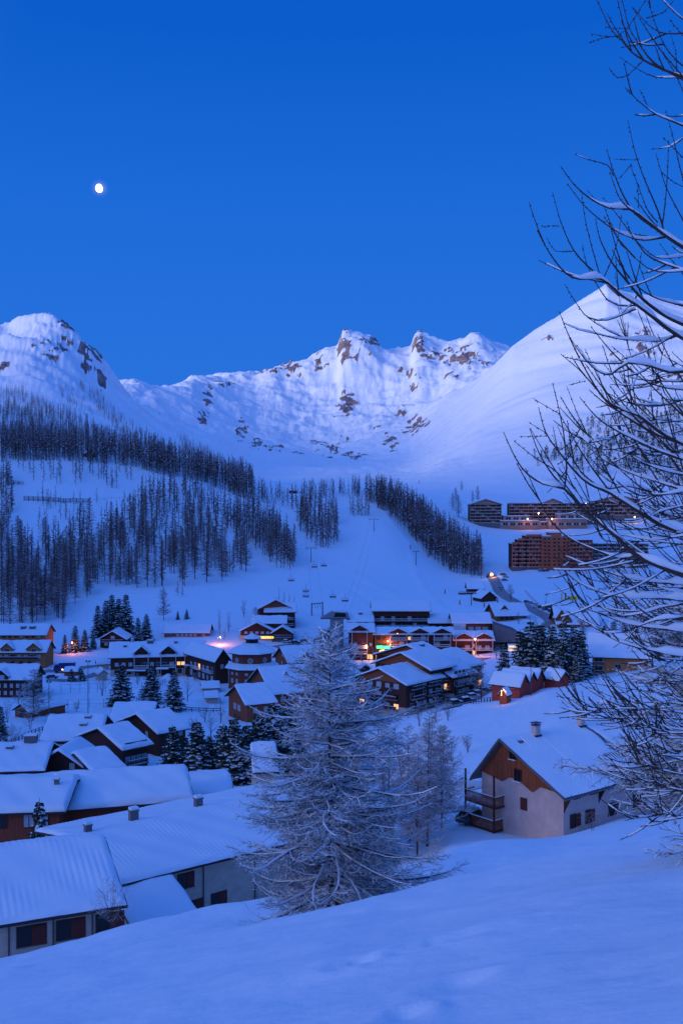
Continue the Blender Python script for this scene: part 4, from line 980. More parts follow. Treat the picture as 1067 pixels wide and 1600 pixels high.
HOUSES = {}
def house(name, label, px, pybase, pyeave, rpx, W, rise, yaw=0, ridge='x', wall='dark', cat='house', Y=None, r0=100, ov=.9, snow=.45, rf=.5,
          rows=(), balc=(), dorm=(), chim=(), gable=None, stone=0, group=None, corr=0, multi=1, deep=4.0, gables=True):
    a = math.radians(yaw)
    if Y is None:
        g = ray(px, pybase, r0); Y = g.y
    x0 = (px-CX)/F*Y; zE = -(pyeave-CY)/F*Y
    u2 = (rpx-CX)/F; L = (u2*Y-x0)/(math.cos(a)-u2*math.sin(a))
    zb = -(pybase-CY)/F*Y; H = zE-zb
    e = empty(name, (x0, Y, zb), a, label, cat, group)
    HOUSES[label] = e
    rs = random.Random(int(px*13+pybase))
    wm = WALLM[wall]
    w = MB(); w.box(0, 0, stone if stone else -deep, L, W, H); w.build("wall", wm, e)
    if stone:
        w = MB(); w.box(-.04, -.04, -deep, L+.04, W+.04, stone); w.build("base_wall", WALLM['plaster'], e)
    # roof
    Wm = W/multi
    def prof(s, span):                                         # height over the eave at distance s in a span
        r = rf*span
        return rise*(s/r) if s < r else rise*(span-s)/(span-r)
    for mI in range(multi):
        if ridge == 'x':
            y0 = mI*Wm; span = Wm
            fz = lambda x, y, y0=y0, span=span: H + .12 + prof(y-y0, span) if 0 <= y-y0 <= span else H + .12 - (rise/(rf*span))*(y0-y if y < y0 else 0) - (rise/((1-rf)*span))*(y-y0-span if y > y0+span else 0)
            ya, yb = (y0-ov if mI == 0 else y0), (y0+span+ov if mI == multi-1 else y0+span)
            xa, xb = -ov, L+ov
            ry = y0+rf*span
            r = MB()
            for A_, B_ in ((ya, ry), (ry, yb)):
                P0 = [(xa, A_, fz(0, A_)-.17), (xa, A_, fz(0, A_)), (xa, B_, fz(0, B_)), (xa, B_, fz(0, B_)-.17)]
                r.ex(P0, (xb-xa, 0, 0))
            r.build("roof", M_ROOF, e)
            for xx in (0, L-.12):
                g_ = MB(); g_.ex([(xx, y0+.01, H-.01), (xx, y0+span-.01, H-.01), (xx, ry, H+rise-.04)], (.12, 0, 0)); g_.build("gable", WALLM[gable] if gable else wm, e)
            if snow: snow_sheet(xb-xa-.1, yb-ya-.1 if multi == 1 else yb-ya-.02, fz, snow, corr=corr, lump=.05 if corr else .11, seed=int(px)+mI, x0=xa+.05, y0=ya+.05, nx=int((xb-xa)/.07) if corr else None).build("roof_snow", M_SNOW, e, smooth=not corr)
        else:
            fz = lambda x, y: H + .12 + prof(x, L) if 0 <= x <= L else H + .12 - (rise/(rf*L))*(-x if x < 0 else 0) - (rise/((1-rf)*L))*(x-L if x > L else 0)
            xa, xb, ya, yb = -ov, L+ov, -ov*1.3, W+ov
            rx = rf*L; r = MB()
            for A_, B_ in ((xa, rx), (rx, xb)):
                r.ex([(A_, ya, fz(A_, 0)-.17), (B_, ya, fz(B_, 0)-.17), (B_, ya, fz(B_, 0)), (A_, ya, fz(A_, 0))], (0, yb-ya, 0))
            r.build("roof", M_ROOF, e)
            for yy in (0, W-.12):
                g_ = MB(); g_.ex([(.01, yy, H-.01), (L-.01, yy, H-.01), (rx, yy, H+rise-.04)], (0, .12, 0)); g_.build("gable", WALLM[gable] if gable else wm, e)
            if snow: snow_sheet(xb-xa-.1, yb-ya-.1, fz, snow, seed=int(px), x0=xa+.05, y0=ya+.05).build("roof_snow", M_SNOW, e, smooth=True)
            break
    # rows of windows: face, from, to (fractions), count, z, w, h, style
    for rw in rows:
        face, f0, f1, n, z, ww, hh, st = rw; span = L if face in 'fb' else W
        for i in range(n):
            u = span*(f0+(f1-f0)*(i+.5)/n); s2 = st
            if st == 'r': s2 = rs.choice(['', '', 'c', 'c', 'b', 'bc', '', 'c', 'c', 'bc', 'l' if px > 300 else 'c'])
            elif st == 'rb': s2 = rs.choice(['b', 'b', 'b', 'bc'])
            put_window(e, face, L, W, u, z, ww, hh, s2)
    for bl in balc:
        face, f0, f1, z, d = bl[:5]; span = L if face == 'f' else W
        put_balcony(e, face, L, W, span*f0, z, span*(f1-f0), d, bl[5] if len(bl) > 5 else 'wood')
    # cross gables / dormers on the front slope: centre fraction, width, projection, height over the eave line, storeys of balcony below
    for dm in dorm:
        f0, dw, proj, dh = dm[:4]; zbot = dm[4] if len(dm) > 4 else H-.2; c = L*f0
        bay = len(dm) > 5; py_ = .25 if bay else proj
        d = MB(); d.box(c-dw/2, -py_, zbot, c+dw/2, W*.3, H+dh*.35)
        d.ex([(c-dw/2, -proj, H+dh*.35), (c+dw/2, -proj, H+dh*.35), (c, -proj, H+dh)], (0, W*.35, 0))
        do = d.build("dormer", wm, e)
        rr = MB()
        for s in (-1, 1):
            x1_ = c+s*(dw/2+.5); z1_ = H+dh*.35-.5*(dh*.65)/(dw/2)
            rr.ex([(c, -proj-.7, H+dh+.06), (x1_, -proj-.7, z1_+.06), (x1_, -proj-.7, z1_+.2), (c, -proj-.7, H+dh+.2)] if s > 0 else [(x1_, -proj-.7, z1_+.06), (c, -proj-.7, H+dh+.06), (c, -proj-.7, H+dh+.2), (x1_, -proj-.7, z1_+.2)], (0, W*.42+proj, 0))
        rr.build("dormer_roof", M_ROOF, do)
        fz2 = lambda x, y: H+dh+.2-abs(x-c)*(dh*.65)/(dw/2)
        snow_sheet(dw+.9, W*.42+proj+.6, fz2, .35, x0=c-dw/2-.45, y0=-proj-.65, lump=.03, seed=int(c*7)).build("dormer_snow", M_SNOW, do, smooth=True)
        if len(dm) > 5:
            fr_ = MB(); z0_, z1_ = dm[5][0], H+dh*.35
            for sx in (-dw/2, dw/2-.22): fr_.box(c+sx, -proj-1.12, z0_-2.6, c+sx+.22, -proj-.9, z1_+.1)
            fr_.build("bay_frame", M_WHITE, e)
            for z in dm[5]:
                o = link("balcony", balcony_mesh(dw, proj+.7, 'white'), e, (c-dw/2, -.26, z), 0)
                for sx in (-.26, .22): fm, pm = win_mesh(min(1.8, dw*.28), 1.8, rs.choice(['', 'c', 'b', 'c', '', 'bc'])); o = link("window", fm, e, (c+sx*dw, -.28, z+.05), 0); link("pane", pm, o)
        else:
            fm, pm = win_mesh(min(1.6, dw*.4), min(1.2, dh*.5), rs.choice(['', 'c'])); o = link("window", fm, e, (c, -proj-.02, H-.1), 0); link("pane", pm, o)
    for ch in chim:
        fx, fy, cw, chh = ch[:4]; cm = WALLM[ch[4]] if len(ch) > 4 else M_CONC
        x, y = L*fx, W*fy; z = fz(x, y); c_ = MB(); c_.box(x-cw/2, y-cw*.4, z-.5, x+cw/2, y+cw*.4, z+chh); c_.box(x-cw/2-.06, y-cw*.4-.06, z+chh, x+cw/2+.06, y+cw*.4+.06, z+chh+.1)
        co = c_.build("chimney", cm, e)
        s_ = MB(); s_.box(x-cw/2, y-cw*.4, z+chh+.1, x+cw/2, y+cw*.4, z+chh+.34); s_.build("snow_cap", M_SNOW, co)
    return e, L, W, H

# --- upper left: stepped wooden residence
_, _, _, _ = house("apartment_building", "orange brown wooden residence at the left edge with two tall gabled dormers", -30, 1043, 1018, 71, 11, 3.2, 0, wall='orange', cat='building',
    dorm=[(.42,4.6,.6,3.2),(.83,5.2,.6,3.2)], rows=[('f',.05,.95,9,3.6,1.3,1.2,'r'),('f',.05,.95,7,.9,1.3,1.4,'rb')], balc=[('f',.1,.9,3.2,1.2,'solid')], r0=200)
house("apartment_building", "upper block of the wooden residence at the left edge, plain roof with two vents", -30, 1016, 991, 71, 12, 3.4, 0, wall='orange', cat='building', Y=412, deep=8,
    chim=[(.63,.25,2.0,1.0),(.77,.25,2.2,1.0)], rows=[('f',.05,.95,10,5.2,1.2,1.0,'rb')])
house("apartment_building", "dark block with rows of small white windows at the left edge", -30, 1089, 1060, 52, 10, 3.4, 0, wall='dark', cat='building', r0=200,
    rows=[('f',.30,1,6,.7,.8,1.1,'c'),('f',.30,1,6,3.0,.8,1.1,'c'),('f',.3,1,6,5.2,.8,1.1,'c')], dorm=[(.42,4,1.0,2.6)])
house("shed", "long low shed with snowy roof at the corner of the tennis court", 24, 1120, 1108, 46, 13, 1.7, -32, 'y', 'rust', 'shed', r0=200, rows=[('f',.3,.7,1,.2,1.5,1.7,'b')], chim=[(.7,.45,1.0,.3)], ov=.6)
house("chalet", "small chalet with a front gable below the spruce clump", 157, 1012, 998, 196, 12, 3.2, 0, 'y', 'dark', 'chalet', r0=200, rows=[('f',.1,.9,3,1.0,1.4,1.3,'r'),('f',.4,.6,1,3.9,1.6,1.2,'c')], balc=[('f',.05,.95,2.6,1.2)])
house("kiosk", "little brown hut beside the blue truck", 101, 1056, 1049, 121, 4, 1.0, 0, 'x', 'rust', 'hut', r0=200, ov=.5)
house("shelter", "upper of the two small snow capped huts beside the apartment house", 153, 1046, 1038, 171, 4, 1.2, 20, 'x', 'plaster', 'hut', r0=200, ov=.5, snow=.7)
house("shelter", "lower of the two small snow capped huts beside the apartment house", 155, 1064, 1053, 168, 4, 1.2, 30, 'y', 'plaster', 'hut', r0=200, ov=.5, snow=.7)
house("barrack", "long low building with two tiny roof hatches in front of the snow slope", 257, 996, 988, 326, 12, 3.2, 0, 'x', 'rust', 'building', r0=200, dorm=[(.42,1.5,-2.5,1.6),(.55,1.5,-2.5,1.6)], rows=[('f',.06,.94,9,.6,1.2,.9,'r')])
# --- long dormered house
house("apartment_house", "long three storey wooden house with a row of gabled dormers", 173, 1057, 1026, 318, 12, 4.2, 9, 'x', 'dark', 'building', r0=200, snow=.5,
    dorm=[(.33,5.2,.9,3.4,0,(2.9,)),(.62,5.6,.9,3.4,0,(2.9,)),(.88,5.6,.9,3.4,0,(2.9,))], rows=[('f',.03,.25,3,3.6,1.2,1.2,'c'),('f',.41,.54,2,3.6,1.2,1.2,'r'),('f',.71,.80,2,3.6,1.2,1.2,'l'),('f',.03,.98,14,.7,1.3,1.5,'rb'),('l',.1,.9,4,3.6,1.1,1.2,'r')],
    chim=[(.42,.45,2.2,1.0),(.15,.3,1.2,.8),(.70,.4,1.2,.9)], stone=2.4)
for k_, (px, py, w) in enumerate([(198,1049,88),(243,1046,60),(287,1041,70)]):
    g = ray(px, 1056, 200); Yc = g.y-3
    aw = MB(); ww_ = w/3.3/F*Yc*1.1; aw.box(0,0,-.1,ww_,2.4,.05,0); aw.box(.05,.05,.05,ww_-.05,2.3,.45,1); aw.box(.1,.1,-3.2,.25,.25,-.1,0); aw.box(ww_-.25,.1,-3.2,ww_-.1,.25,-.1,0)
    tag(aw.build("porch_roof", [M_WDARK, M_SNOW], loc=P(px, py, Yc)), ["snow covered porch roof at the left entrance of the dormered house","snow covered porch roof at the middle entrance of the dormered house","snow covered porch roof at the right entrance of the dormered house"][k_], "porch")
house("apartment_house", "wing with stacked balconies joining the dormered house to the octagonal one", 337, 1069, 1030, 357, 24, 3.2, 33, 'y', 'dark', 'building', r0=200,
    rows=[('l',.05,.9,6,.6,1.6,1.8,'r'),('l',.05,.9,6,3.6,1.6,1.8,'r'),('f',.2,.8,1,5.2,1.0,1.4,'c')], balc=[('l',.05,.35,3.4,1.3,'white'),('l',.45,.75,3.4,1.3,'white')])
# --- octagonal house
def octagon(px, pyb, Y):
    g = P(px, pyb, Y); e = empty("octagonal_house", g, math.radians(22.5), "octagonal wooden house with round windows and a little glazed cupola", "building")
    def ring(r, z0, z1, r2=None, mi=0, mb=None):
        mb = mb or MB(); r2 = r if r2 is None else r2; n = 8
        v = [(r*math.cos(2*math.pi*k/n), r*math.sin(2*math.pi*k/n), z0) for k in range(n)] + [(r2*math.cos(2*math.pi*k/n), r2*math.sin(2*math.pi*k/n), z1) for k in range(n)]
        mb.add(v, [tuple(range(n-1,-1,-1)), tuple(range(n,2*n))]+[(i,(i+1)%n,n+(i+1)%n,n+i) for i in range(n)], mi); return mb
    q = Y/F
    ring(8.2, -3, 5.6).build("wall", M_WRED, e)
    ring(9.6, 5.6, 5.85).build("lower_roof", M_ROOF, e); ring(9.6, 5.85, 6.3, 9.4, 0, ring(9.4, 6.3, 7.6, 6.9)).build("roof_snow", M_SNOW, e)
    ring(7.0, 6.3, 10.6).build("upper_wall", M_WRED, e)
    ring(8.3, 10.6, 10.85).build("upper_roof", M_ROOF, e); ring(8.3, 10.85, 11.3, 8.1, 0, ring(8.1, 11.3, 13.9, 2.6)).build("roof_snow", M_SNOW, e)
    cu = ring(2.2, 13.4, 15.2).build("cupola", M_GLASS, e); rf_ = ring(3.1, 15.2, 15.4).build("cupola_roof", M_ROOF, cu); ring(3.1, 15.4, 15.7, 3.0, 0, ring(3.0, 15.7, 17.0, .3)).build("cupola_snow", M_SNOW, cu)
    for k in range(8):
        an = 2*math.pi*(k+.5)/8; rr_ = 7.0*math.cos(math.pi/8)+.03
        f = MB(); n = 14
        for j in range(n):
            a0, a1 = 2*math.pi*j/n, 2*math.pi*(j+1)/n
            f.add([(math.cos(a0)*.85,-.1,math.sin(a0)*.85),(math.cos(a1)*.85,-.1,math.sin(a1)*.85),(math.cos(a1)*.62,-.1,math.sin(a1)*.62),(math.cos(a0)*.62,-.1,math.sin(a0)*.62)],[(0,1,2,3)])
        f.box(-.06,-.1,-.62,.06,-.05,.62); f.box(-.62,-.1,-.06,.62,-.05,.06)
        o = f.build("round_window", M_FRAME, e, (math.cos(an)*rr_, math.sin(an)*rr_, 8.6), an+math.pi/2)
        p = MB(); p.add([(math.cos(2*math.pi*j/n)*.8, -.05, math.sin(2*math.pi*j/n)*.8) for j in range(n)], [tuple(range(n))]); p.build("pane", M_GLASS, o)
        r1 = 8.2*math.cos(math.pi/8)+.02
        for dx, z, hh in ((-1.2,1.2,1.3),(1.2,1.2,1.3),(-1.2,3.9,.7),(1.2,3.9,.7)):
            fm, pm = win_mesh(.9, hh, 'c'); c_, s_ = math.cos(an), math.sin(an)
            o = link("window", fm, e, (c_*r1-s_*dx, s_*r1+c_*dx, z), an+math.pi/2); link("pane", pm, o)
    return e
octagon(394, 1068, 338)
house("house", "snowy roof with one dormer directly right of the octagonal house", 452, 1053, 1034, 512, 15, 4.4, 24, 'x', 'rust', 'house', r0=200, dorm=[(.42,4.5,.4,3.0),(.8,3.6,.3,2.6)], rows=[('l',.3,.7,1,2.4,.7,1.3,'c'),('f',.1,.95,5,1.2,1.2,1.2,'r')], chim=[(.7,.6,1.8,1.0)], ov=1.1)
house("house", "large house with a broad snowy roof and brown gable below the octagonal house", 427, 1106, 1082, 522, 20, 5.8, 26, 'x', 'rust', 'house', r0=200, ov=1.2, snow=.55, dorm=[(.32,4.6,-6,4.8),(.62,4.6,-1.5,3.0)],
    rows=[('l',.45,.55,1,4.6,.5,1.2,'c'),('f',.1,.95,7,1.6,1.5,1.4,'c'),('f',.1,.95,7,-1.2,1.3,1.4,'r')], chim=[(.22,.72,2.2,1.1),(.40,.72,1.8,1.1)])
house("house", "lower gabled annex whose roof steps down in front of the large house", 386, 1129, 1099, 428, 14, 3.6, 27, 'x', 'rust', 'house', r0=150, ov=1.0, rows=[('l',.3,.75,2,2.2,1.8,1.5,'c'),('l',.3,.75,2,-.8,1.6,1.5,'rb'),('f',.1,.9,2,2.5,1.0,1.3,'c')])
# --- chalets at the foot of the piste, left
house("chalet", "tall chalet at the foot of the piste, rear block with balconies on its left flank", 405, 982, 951, 456, 14, 4.0, 8, 'y', 'dark', 'chalet', r0=300, snow=.5, gable='rust', balc=[('l',.05,.8,3,1.3,'white'),('l',.05,.8,6,1.3,'white')])
house("chalet", "tall chalet at the foot of the piste, front block under a heavy snow roof", 415, 984, 955, 461, 8, 3.4, 4, 'x', 'dark', 'chalet', Y=478, r0=300, snow=.55, rows=[('f',.1,.9,4,5.2,1,1,'rb'),('f',.1,.9,4,2.2,1,1,'rb')], balc=[('f',.55,.95,4.8,1.2,'white'),('f',.55,.95,2.0,1.2,'white')])
house("building", "low snow roofed link between the tall chalet and the restaurant", 395, 986, 973, 446, 9, 2.6, 0, 'x', 'dark', 'building', Y=462, r0=300)
RST = house("restaurant", "restaurant chalet with a lit yellow sign over its door", 376, 1001, 986, 427, 10, 3.8, 0, 'y', 'dark', 'restaurant', r0=300, stone=2.4, rows=[('f',.08,.92,5,3.2,1.3,.9,'c'),('f',.08,.45,2,.5,1.6,1.3,'')])
house("chalet", "small gabled chalet with red fascia right of the restaurant", 425, 1003, 989, 457, 9, 2.8, 0, 'y', 'dark', 'chalet', r0=300, rows=[('f',.08,.92,5,.2,1.2,1.8,''),], balc=[('f',.02,.98,2.2,1.3)])
# --- central row along the street
house("apartment_building", "large slab of flats with long balcony bands behind the street row", 583, 1014, 954, 671, 16, 3.6, 0, 'x', 'dark', 'building', Y=445, snow=.6,
    balc=[('f',0,.5,12.6,1.4,'white'),('f',.5,1,12.6,1.4,'white'),('f',0,.5,9.7,1.4,'white'),('f',.5,1,9.7,1.4,'white'),('f',0,.5,6.9,1.4,'white'),('f',.5,1,6.9,1.4,'white')], rows=[('f',.02,.98,10,12.7,1.5,1.9,'rb'),('f',.02,.98,10,9.8,1.5,1.9,'rb'),('f',.02,.98,10,7,1.5,1.9,'rb')])
house("apartment_house", "street row of flats with three gabled balcony bays and lit shops below", 585, 1031, 991, 707, 11, 1.9, 0, 'x', 'dark', 'building', r0=300, snow=.5,
    dorm=[(.30,7.0,1.4,2.4,0,(2.8,5.6,8.3)),(.575,7.0,1.4,2.4,0,(2.8,5.6,8.3)),(.86,7.0,1.4,2.4,0,(2.8,5.6,8.3))], rows=[('f',.02,.16,2,8.2,1.5,1.5,'rb'),('f',.02,.16,2,5.4,1.5,1.5,'rb'),('f',.02,.16,2,.3,2.2,2.0,'l'),('f',.43,.46,1,8.2,1.0,1.3,'l')])
house("apartment_house", "left end of the street row with one gable", 546, 1031, 987, 583, 12, 2.6, 0, 'x', 'dark', 'building', r0=300, dorm=[(.42,6.4,1.2,2.6,0,(5.0,2.6))], rows=[('f',.7,.96,2,5.6,1.2,1.3,'rb'),('f',.7,.96,2,.4,1.6,1.8,'l')])
house("apartment_building", "small block left of the large slab of flats", 545, 1012, 971, 582, 14, 2.6, 0, 'x', 'dark', 'building', Y=440, rows=[('f',.05,.95,4,8.6,1.5,1.3,'rb')], chim=[(.5,.4,1.6,1)])
house("apartment_building", "low connecting block right of the large slab of flats", 671, 1012, 973, 706, 14, 2.8, 0, 'x', 'dark', 'building', Y=442, rows=[('f',.05,.95,4,8.4,1.5,1.3,'rb')])
house("apartment_building", "wide block with white stair wall behind the lit gabled house", 708, 1012, 973, 766, 14, 3.4, 0, 'x', 'red', 'building', Y=432, rows=[('f',.38,.95,3,7.6,2.2,1.4,'c')], chim=[(.3,.7,1.0,1.0)])
wp = MB(); wp.box(0,0,-14,5.4,.4,0); tag(wp.build("stair_wall", M_WHITE, loc=P(708, 974, 431)), "plain white stair wall left on the wide block behind the lit gables", "wall")
house("apartment_house", "twin gabled house lit by an orange lamp between its gables", 708, 1025, 1000, 770, 12, 2.9, 0, 'x', 'dark', 'building', r0=300, snow=.5, dorm=[(.26,7.2,1.4,2.9,0,(2.6,)),(.76,7.2,1.4,2.9,0,(2.6,))], rows=[('f',.44,.56,2,3.6,1.0,1.4,'c'),('f',.44,.56,1,.3,1.5,1.9,'l')])
# --- flats right of the great larch
for a in [
 ("front block of the dark flats, its corner nearest the viewer", 634, 1119, 1069, 689, 18, 3.4, 50, 0, ('f','l')),
 ("second, taller block of the dark flats with a brown gable", 672, 1106, 1046, 706, 20, 3.8, 50, 3, ('f',)),
 ("right wing of the dark flats beside the parked cars", 706, 1096, 1057, 740, 16, 3.2, 48, 0, ('f',)),
 ("rear block of the dark flats with vents on its roof", 690, 1090, 1035, 712, 26, 4.0, 48, 0, ('f',)),
 ("far right block of the dark flats under a crooked snow roof", 731, 1082, 1040, 752, 20, 3.6, 48, 0, ('f',))]:
    lab, px, pb, pe, rp, W_, ri, yw, st, fc = a
    rows = []; bal = []
    for z in (1.6, 4.4, 7.2):
        rows += [('f',.08,.95,5,z,1.5,1.5,'r')]; bal += [('f',.12,.45,z-.2,1.2),('f',.58,.9,z-.2,1.2)]
        if 'l' in fc: rows += [('l',.1,.95,5,z,1.6,1.3,'r')]; bal += [('l',.15,.85,z-.3,1.1,'solid')] if z < 7 else []
    house("apartment_building", lab, px, pb, pe, rp, W_, ri, yw, 'x', 'dark', 'building', r0=200, snow=.5, gable='rust', rows=rows, balc=bal, stone=2.2, ov=1.1, chim=[(.5,.4,1.4,.8)] if 'rear' in lab else [])
# --- red chalet, timber chalet
RC = house("chalet", "red painted chalet with three sawtooth gables on the edge of the snowfield", 768, 1085, 1066, 811, 13, 2.2, -36, 'x', 'paint', 'chalet', Y=233, multi=3, snow=.4, rows=[('f',.6,.9,1,2.0,.9,1.0,'')], ov=.6)
house("porch", "little lit porch in front of the red chalet", 780, 1092, 1084, 791, 2.2, 1.1, -36, 'y', 'rust', 'porch', Y=221, snow=.3, ov=.35, deep=1.5)
house("shed", "small red shed under the spruces right of the red chalet", 872, 1071, 1061, 888, 5, 1.6, 30, 'y', 'paint', 'shed', Y=236, ov=.6)
TCH = house("chalet", "light timber clad chalet with a corner balcony right of the spruce grove", 925, 1056, 1021, 1012, 13, 4.6, -14, 'x', 'light', 'chalet', r0=160, snow=.5, ov=1.4, rows=[('f',.32,.6,1,2.0,1.5,1.4,''),('f',.8,.95,1,2.0,1.5,1.4,'c'),('f',.03,.2,1,3.6,2.0,1.5,''),('f',.03,.2,1,1.0,2.0,1.7,'')], balc=[('f',.01,.22,3.0,.8),('f',.01,.22,.6,.8)])
house("hut", "small brown hut roof among the twigs above the gabled chalet", 946, 1112, 1108, 966, 4, 1.0, 10, 'y', 'rust', 'hut', Y=190, ov=.4, snow=.3)
# --- left middle group of dark chalets
house("house", "dark house with roof vents nearest the tennis court", 70, 1185, 1155, 151, 15, 3.1, 3, 'x', 'dark', 'house', r0=130, snow=.55, ov=1.0, rows=[('f',.12,.42,1,1.6,1.8,1.3,'c'),('f',.5,.95,3,1.4,.8,1.0,'c'),('f',.1,.95,5,-1.2,1.0,1.2,'r')], chim=[(.68,.25,1.5,.6),(.72,.42,1.3,.6)])
house("house", "dark house behind, second from the tennis court", 176, 1152, 1128, 233, 14, 3.0, 2, 'x', 'dark', 'house', r0=130, snow=.55, ov=1.0, rows=[('r',.2,.8,2,.5,1,1.2,'c')])
house("house", "dark three storey house with long side windows in the left group", 193, 1203, 1169, 231, 15, 2.7, 47, 'x', 'dark', 'house', r0=130, snow=.5, ov=1.0, rows=[('f',.08,.95,4,1.0,1.3,1.4,'rb'),('f',.08,.95,4,3.6,1.3,1.4,'r')], balc=[('f',.1,.9,.7,1.1)])
house("house", "rightmost dark house of the left group, beside the spruces", 248, 1182, 1144, 290, 15, 2.7, 44, 'x', 'dark', 'house', r0=130, snow=.5, ov=1.0, rows=[('f',.1,.95,3,1.0,1.1,1.4,'rb'),('f',.1,.95,3,3.6,1.1,1.4,'rb'),('l',.2,.4,1,3.6,.8,1.0,'c')])
house("house", "low dark annex with a tilted snow roof in the middle of the left group", 150, 1222, 1205, 188, 13, 2.0, 42, 'x', 'dark', 'house', r0=130, snow=.55, ov=1.0, rows=[('f',.2,.8,2,1.0,1.2,.9,'c')])
house("house", "snow roofed house with a big boxed chimney at the left edge", -25, 1222, 1203, 64, 15, 2.6, 6, 'x', 'dark', 'house', r0=120, snow=.55, ov=1.0, chim=[(.68,.5,2.2,1.5,'conc'),(.34,.35,1.2,.8,'conc')])
house("house", "gabled end part of the house with the boxed chimney", 62, 1212, 1193, 128, 9, 2.6, -6, 'y', 'dark', 'house', r0=120, snow=.5, ov=.9, rows=[('f',.7,.85,1,1.4,.8,1.0,'c')])
# --- long red brown house
house("house", "red brown boarded house under deep snow at the left edge behind the plastered house", -60, 1346, 1268, 93, 12, 1.3, 5, 'x', 'red', 'house', Y=104, snow=.6, ov=.9, rows=[('f',.62,.9,2,3.4,1.1,1.3,'bc'),('f',.3,.5,1,3.4,1.1,1.3,'b'),('f',.72,.8,1,1.2,1.0,1.3,'c')], chim=[(.90,.32,.5,1.1)])
house("house", "long red brown house with a band of windows under a thick snow roof", 95, 1330, 1262, 291, 12, 1.7, 16, 'x', 'red', 'house', Y=108, snow=.6, ov=.9, rows=[('f',.42,.66,4,1.9,.85,1.3,'b'),('f',.70,.86,3,2.1,.85,1.1,'b'),('f',.92,.97,1,2.1,.7,.9,'c')])
house("house", "low right end of the long red brown house with a plain snow roof", 292, 1320, 1246, 356, 10, .9, 10, 'x', 'red', 'house', Y=124, snow=.6, ov=.8)
# --- plastered houses at the crest
N1 = house("house", "plastered house with a ribbed snow roof at the lower left corner", -26, 1545, 1441, 178, 13.5, 1.9, 24, 'x', 'plaster', 'house', Y=60.5, snow=.28, ov=.75, corr=.016, rows=[])
N2 = house("house", "long plastered house stepping behind the great larch, three chimneys on its ridge", 188, 1468, 1377, 616, 16, 1.45, 38, 'x', 'plaster', 'house', Y=81, snow=.30, ov=.8, corr=.013, rows=[], chim=[(.19,.56,.75,1.2),(.42,.56,.7,1.1),(.03,.52,.6,.8)])
def twin_window(e, L, W, u, z, w, h, face='f', open_left=True):
    """dark opening with one glazed half and one closed shutter"""
    o = MB(); o.box(-w/2-.06,-.05,-.06,w/2+.06,.0,h+.06)
    if face == 'f': wo = o.build("window", M_FRAMEB, e, (u,-.01,z), 0)
    else: wo = o.build("window", M_FRAMEB, e, (-.01,u,z), -math.pi/2)
    p = MB(); p.box(-w/2,-.07,0,-.03,-.055,h); p.build("pane", M_GLASS, wo)
    s = MB()
    for k in range(5): s.box(.03+k*(w/2-.03)/5, -.10, 0, .03+(k+.86)*(w/2-.03)/5, -.06, h)
    s.box(.03,-.12,h*.15,w/2,-.09,h*.22); s.box(.03,-.12,h*.78,w/2,-.09,h*.85); s.build("shutter", M_SHUT, wo)
    sn = MB(); sn.box(-w/2-.08,-.14,-.1,w/2+.08,-.0,-.05); sn.build("sill", M_CONC, wo)
    return wo
e, L_, W_, H_ = N1
for u in (.36,.66,.97): twin_window(e, L_, W_, L_*u, H_-1.85, 1.7, 1.15)
for u in (.19,.525,.83):
    d = MB(); d.tube([(L_*u,-.08,-2),(L_*u,-.08,H_-.3)],[.055,.055],6); d.build("downpipe", M_METAL, e)
e, L_, W_, H_ = N2
for u, dz in ((.205,-1.9),(.20,-4.4),(.235,-4.4),(.315,-4.3),(.62,-1.9),(.62,-4.6)): twin_window(e, L_, W_, L_*u, H_+dz, 1.5, 1.2)
for u in (.262,.44,.78):
    d = MB(); d.tube([(L_*u,-.08,-2),(L_*u,-.08,H_-.3)],[.06,.06],6); d.build("downpipe", M_METAL, e)
# the lean-to roof that runs down on the left of the long house
LT = empty("lean_to", e.location, e.rotation_euler[2], "snow covered lean-to roof sloping down between the two plastered houses", "roof")
fzl = lambda x, y: H_-.2 + (y)*.40
w = MB(); w.ex([(-.6,-4.6,H_-5),(-.6,0,H_-5),(-.6,0,H_-.4),(-.6,-4.6,H_-2.2)], (4.6,0,0)); w.build("wall", M_PLASTER, LT)
w = MB(); w.ex([(-1.2,-5.2,fzl(0,-5.2)-.15),(-1.2,-5.2,fzl(0,-5.2)),(-1.2,-.05,fzl(0,-.05)),(-1.2,-.05,fzl(0,-.05)-.15)], (5.8,0,0)); w.build("roof", M_ROOF, LT)
snow_sheet(5.7, 5.1, fzl, .4, x0=-1.15, y0=-5.15, seed=4).build("roof_snow", M_SNOW, LT, smooth=True)
hn = house("house", "white roofed house end peeping out left of the great larch", 400, 1225, 1203, 430, 8, 3.0, 10, 'x', 'plaster', 'house', Y=150, snow=.4, ov=.6)

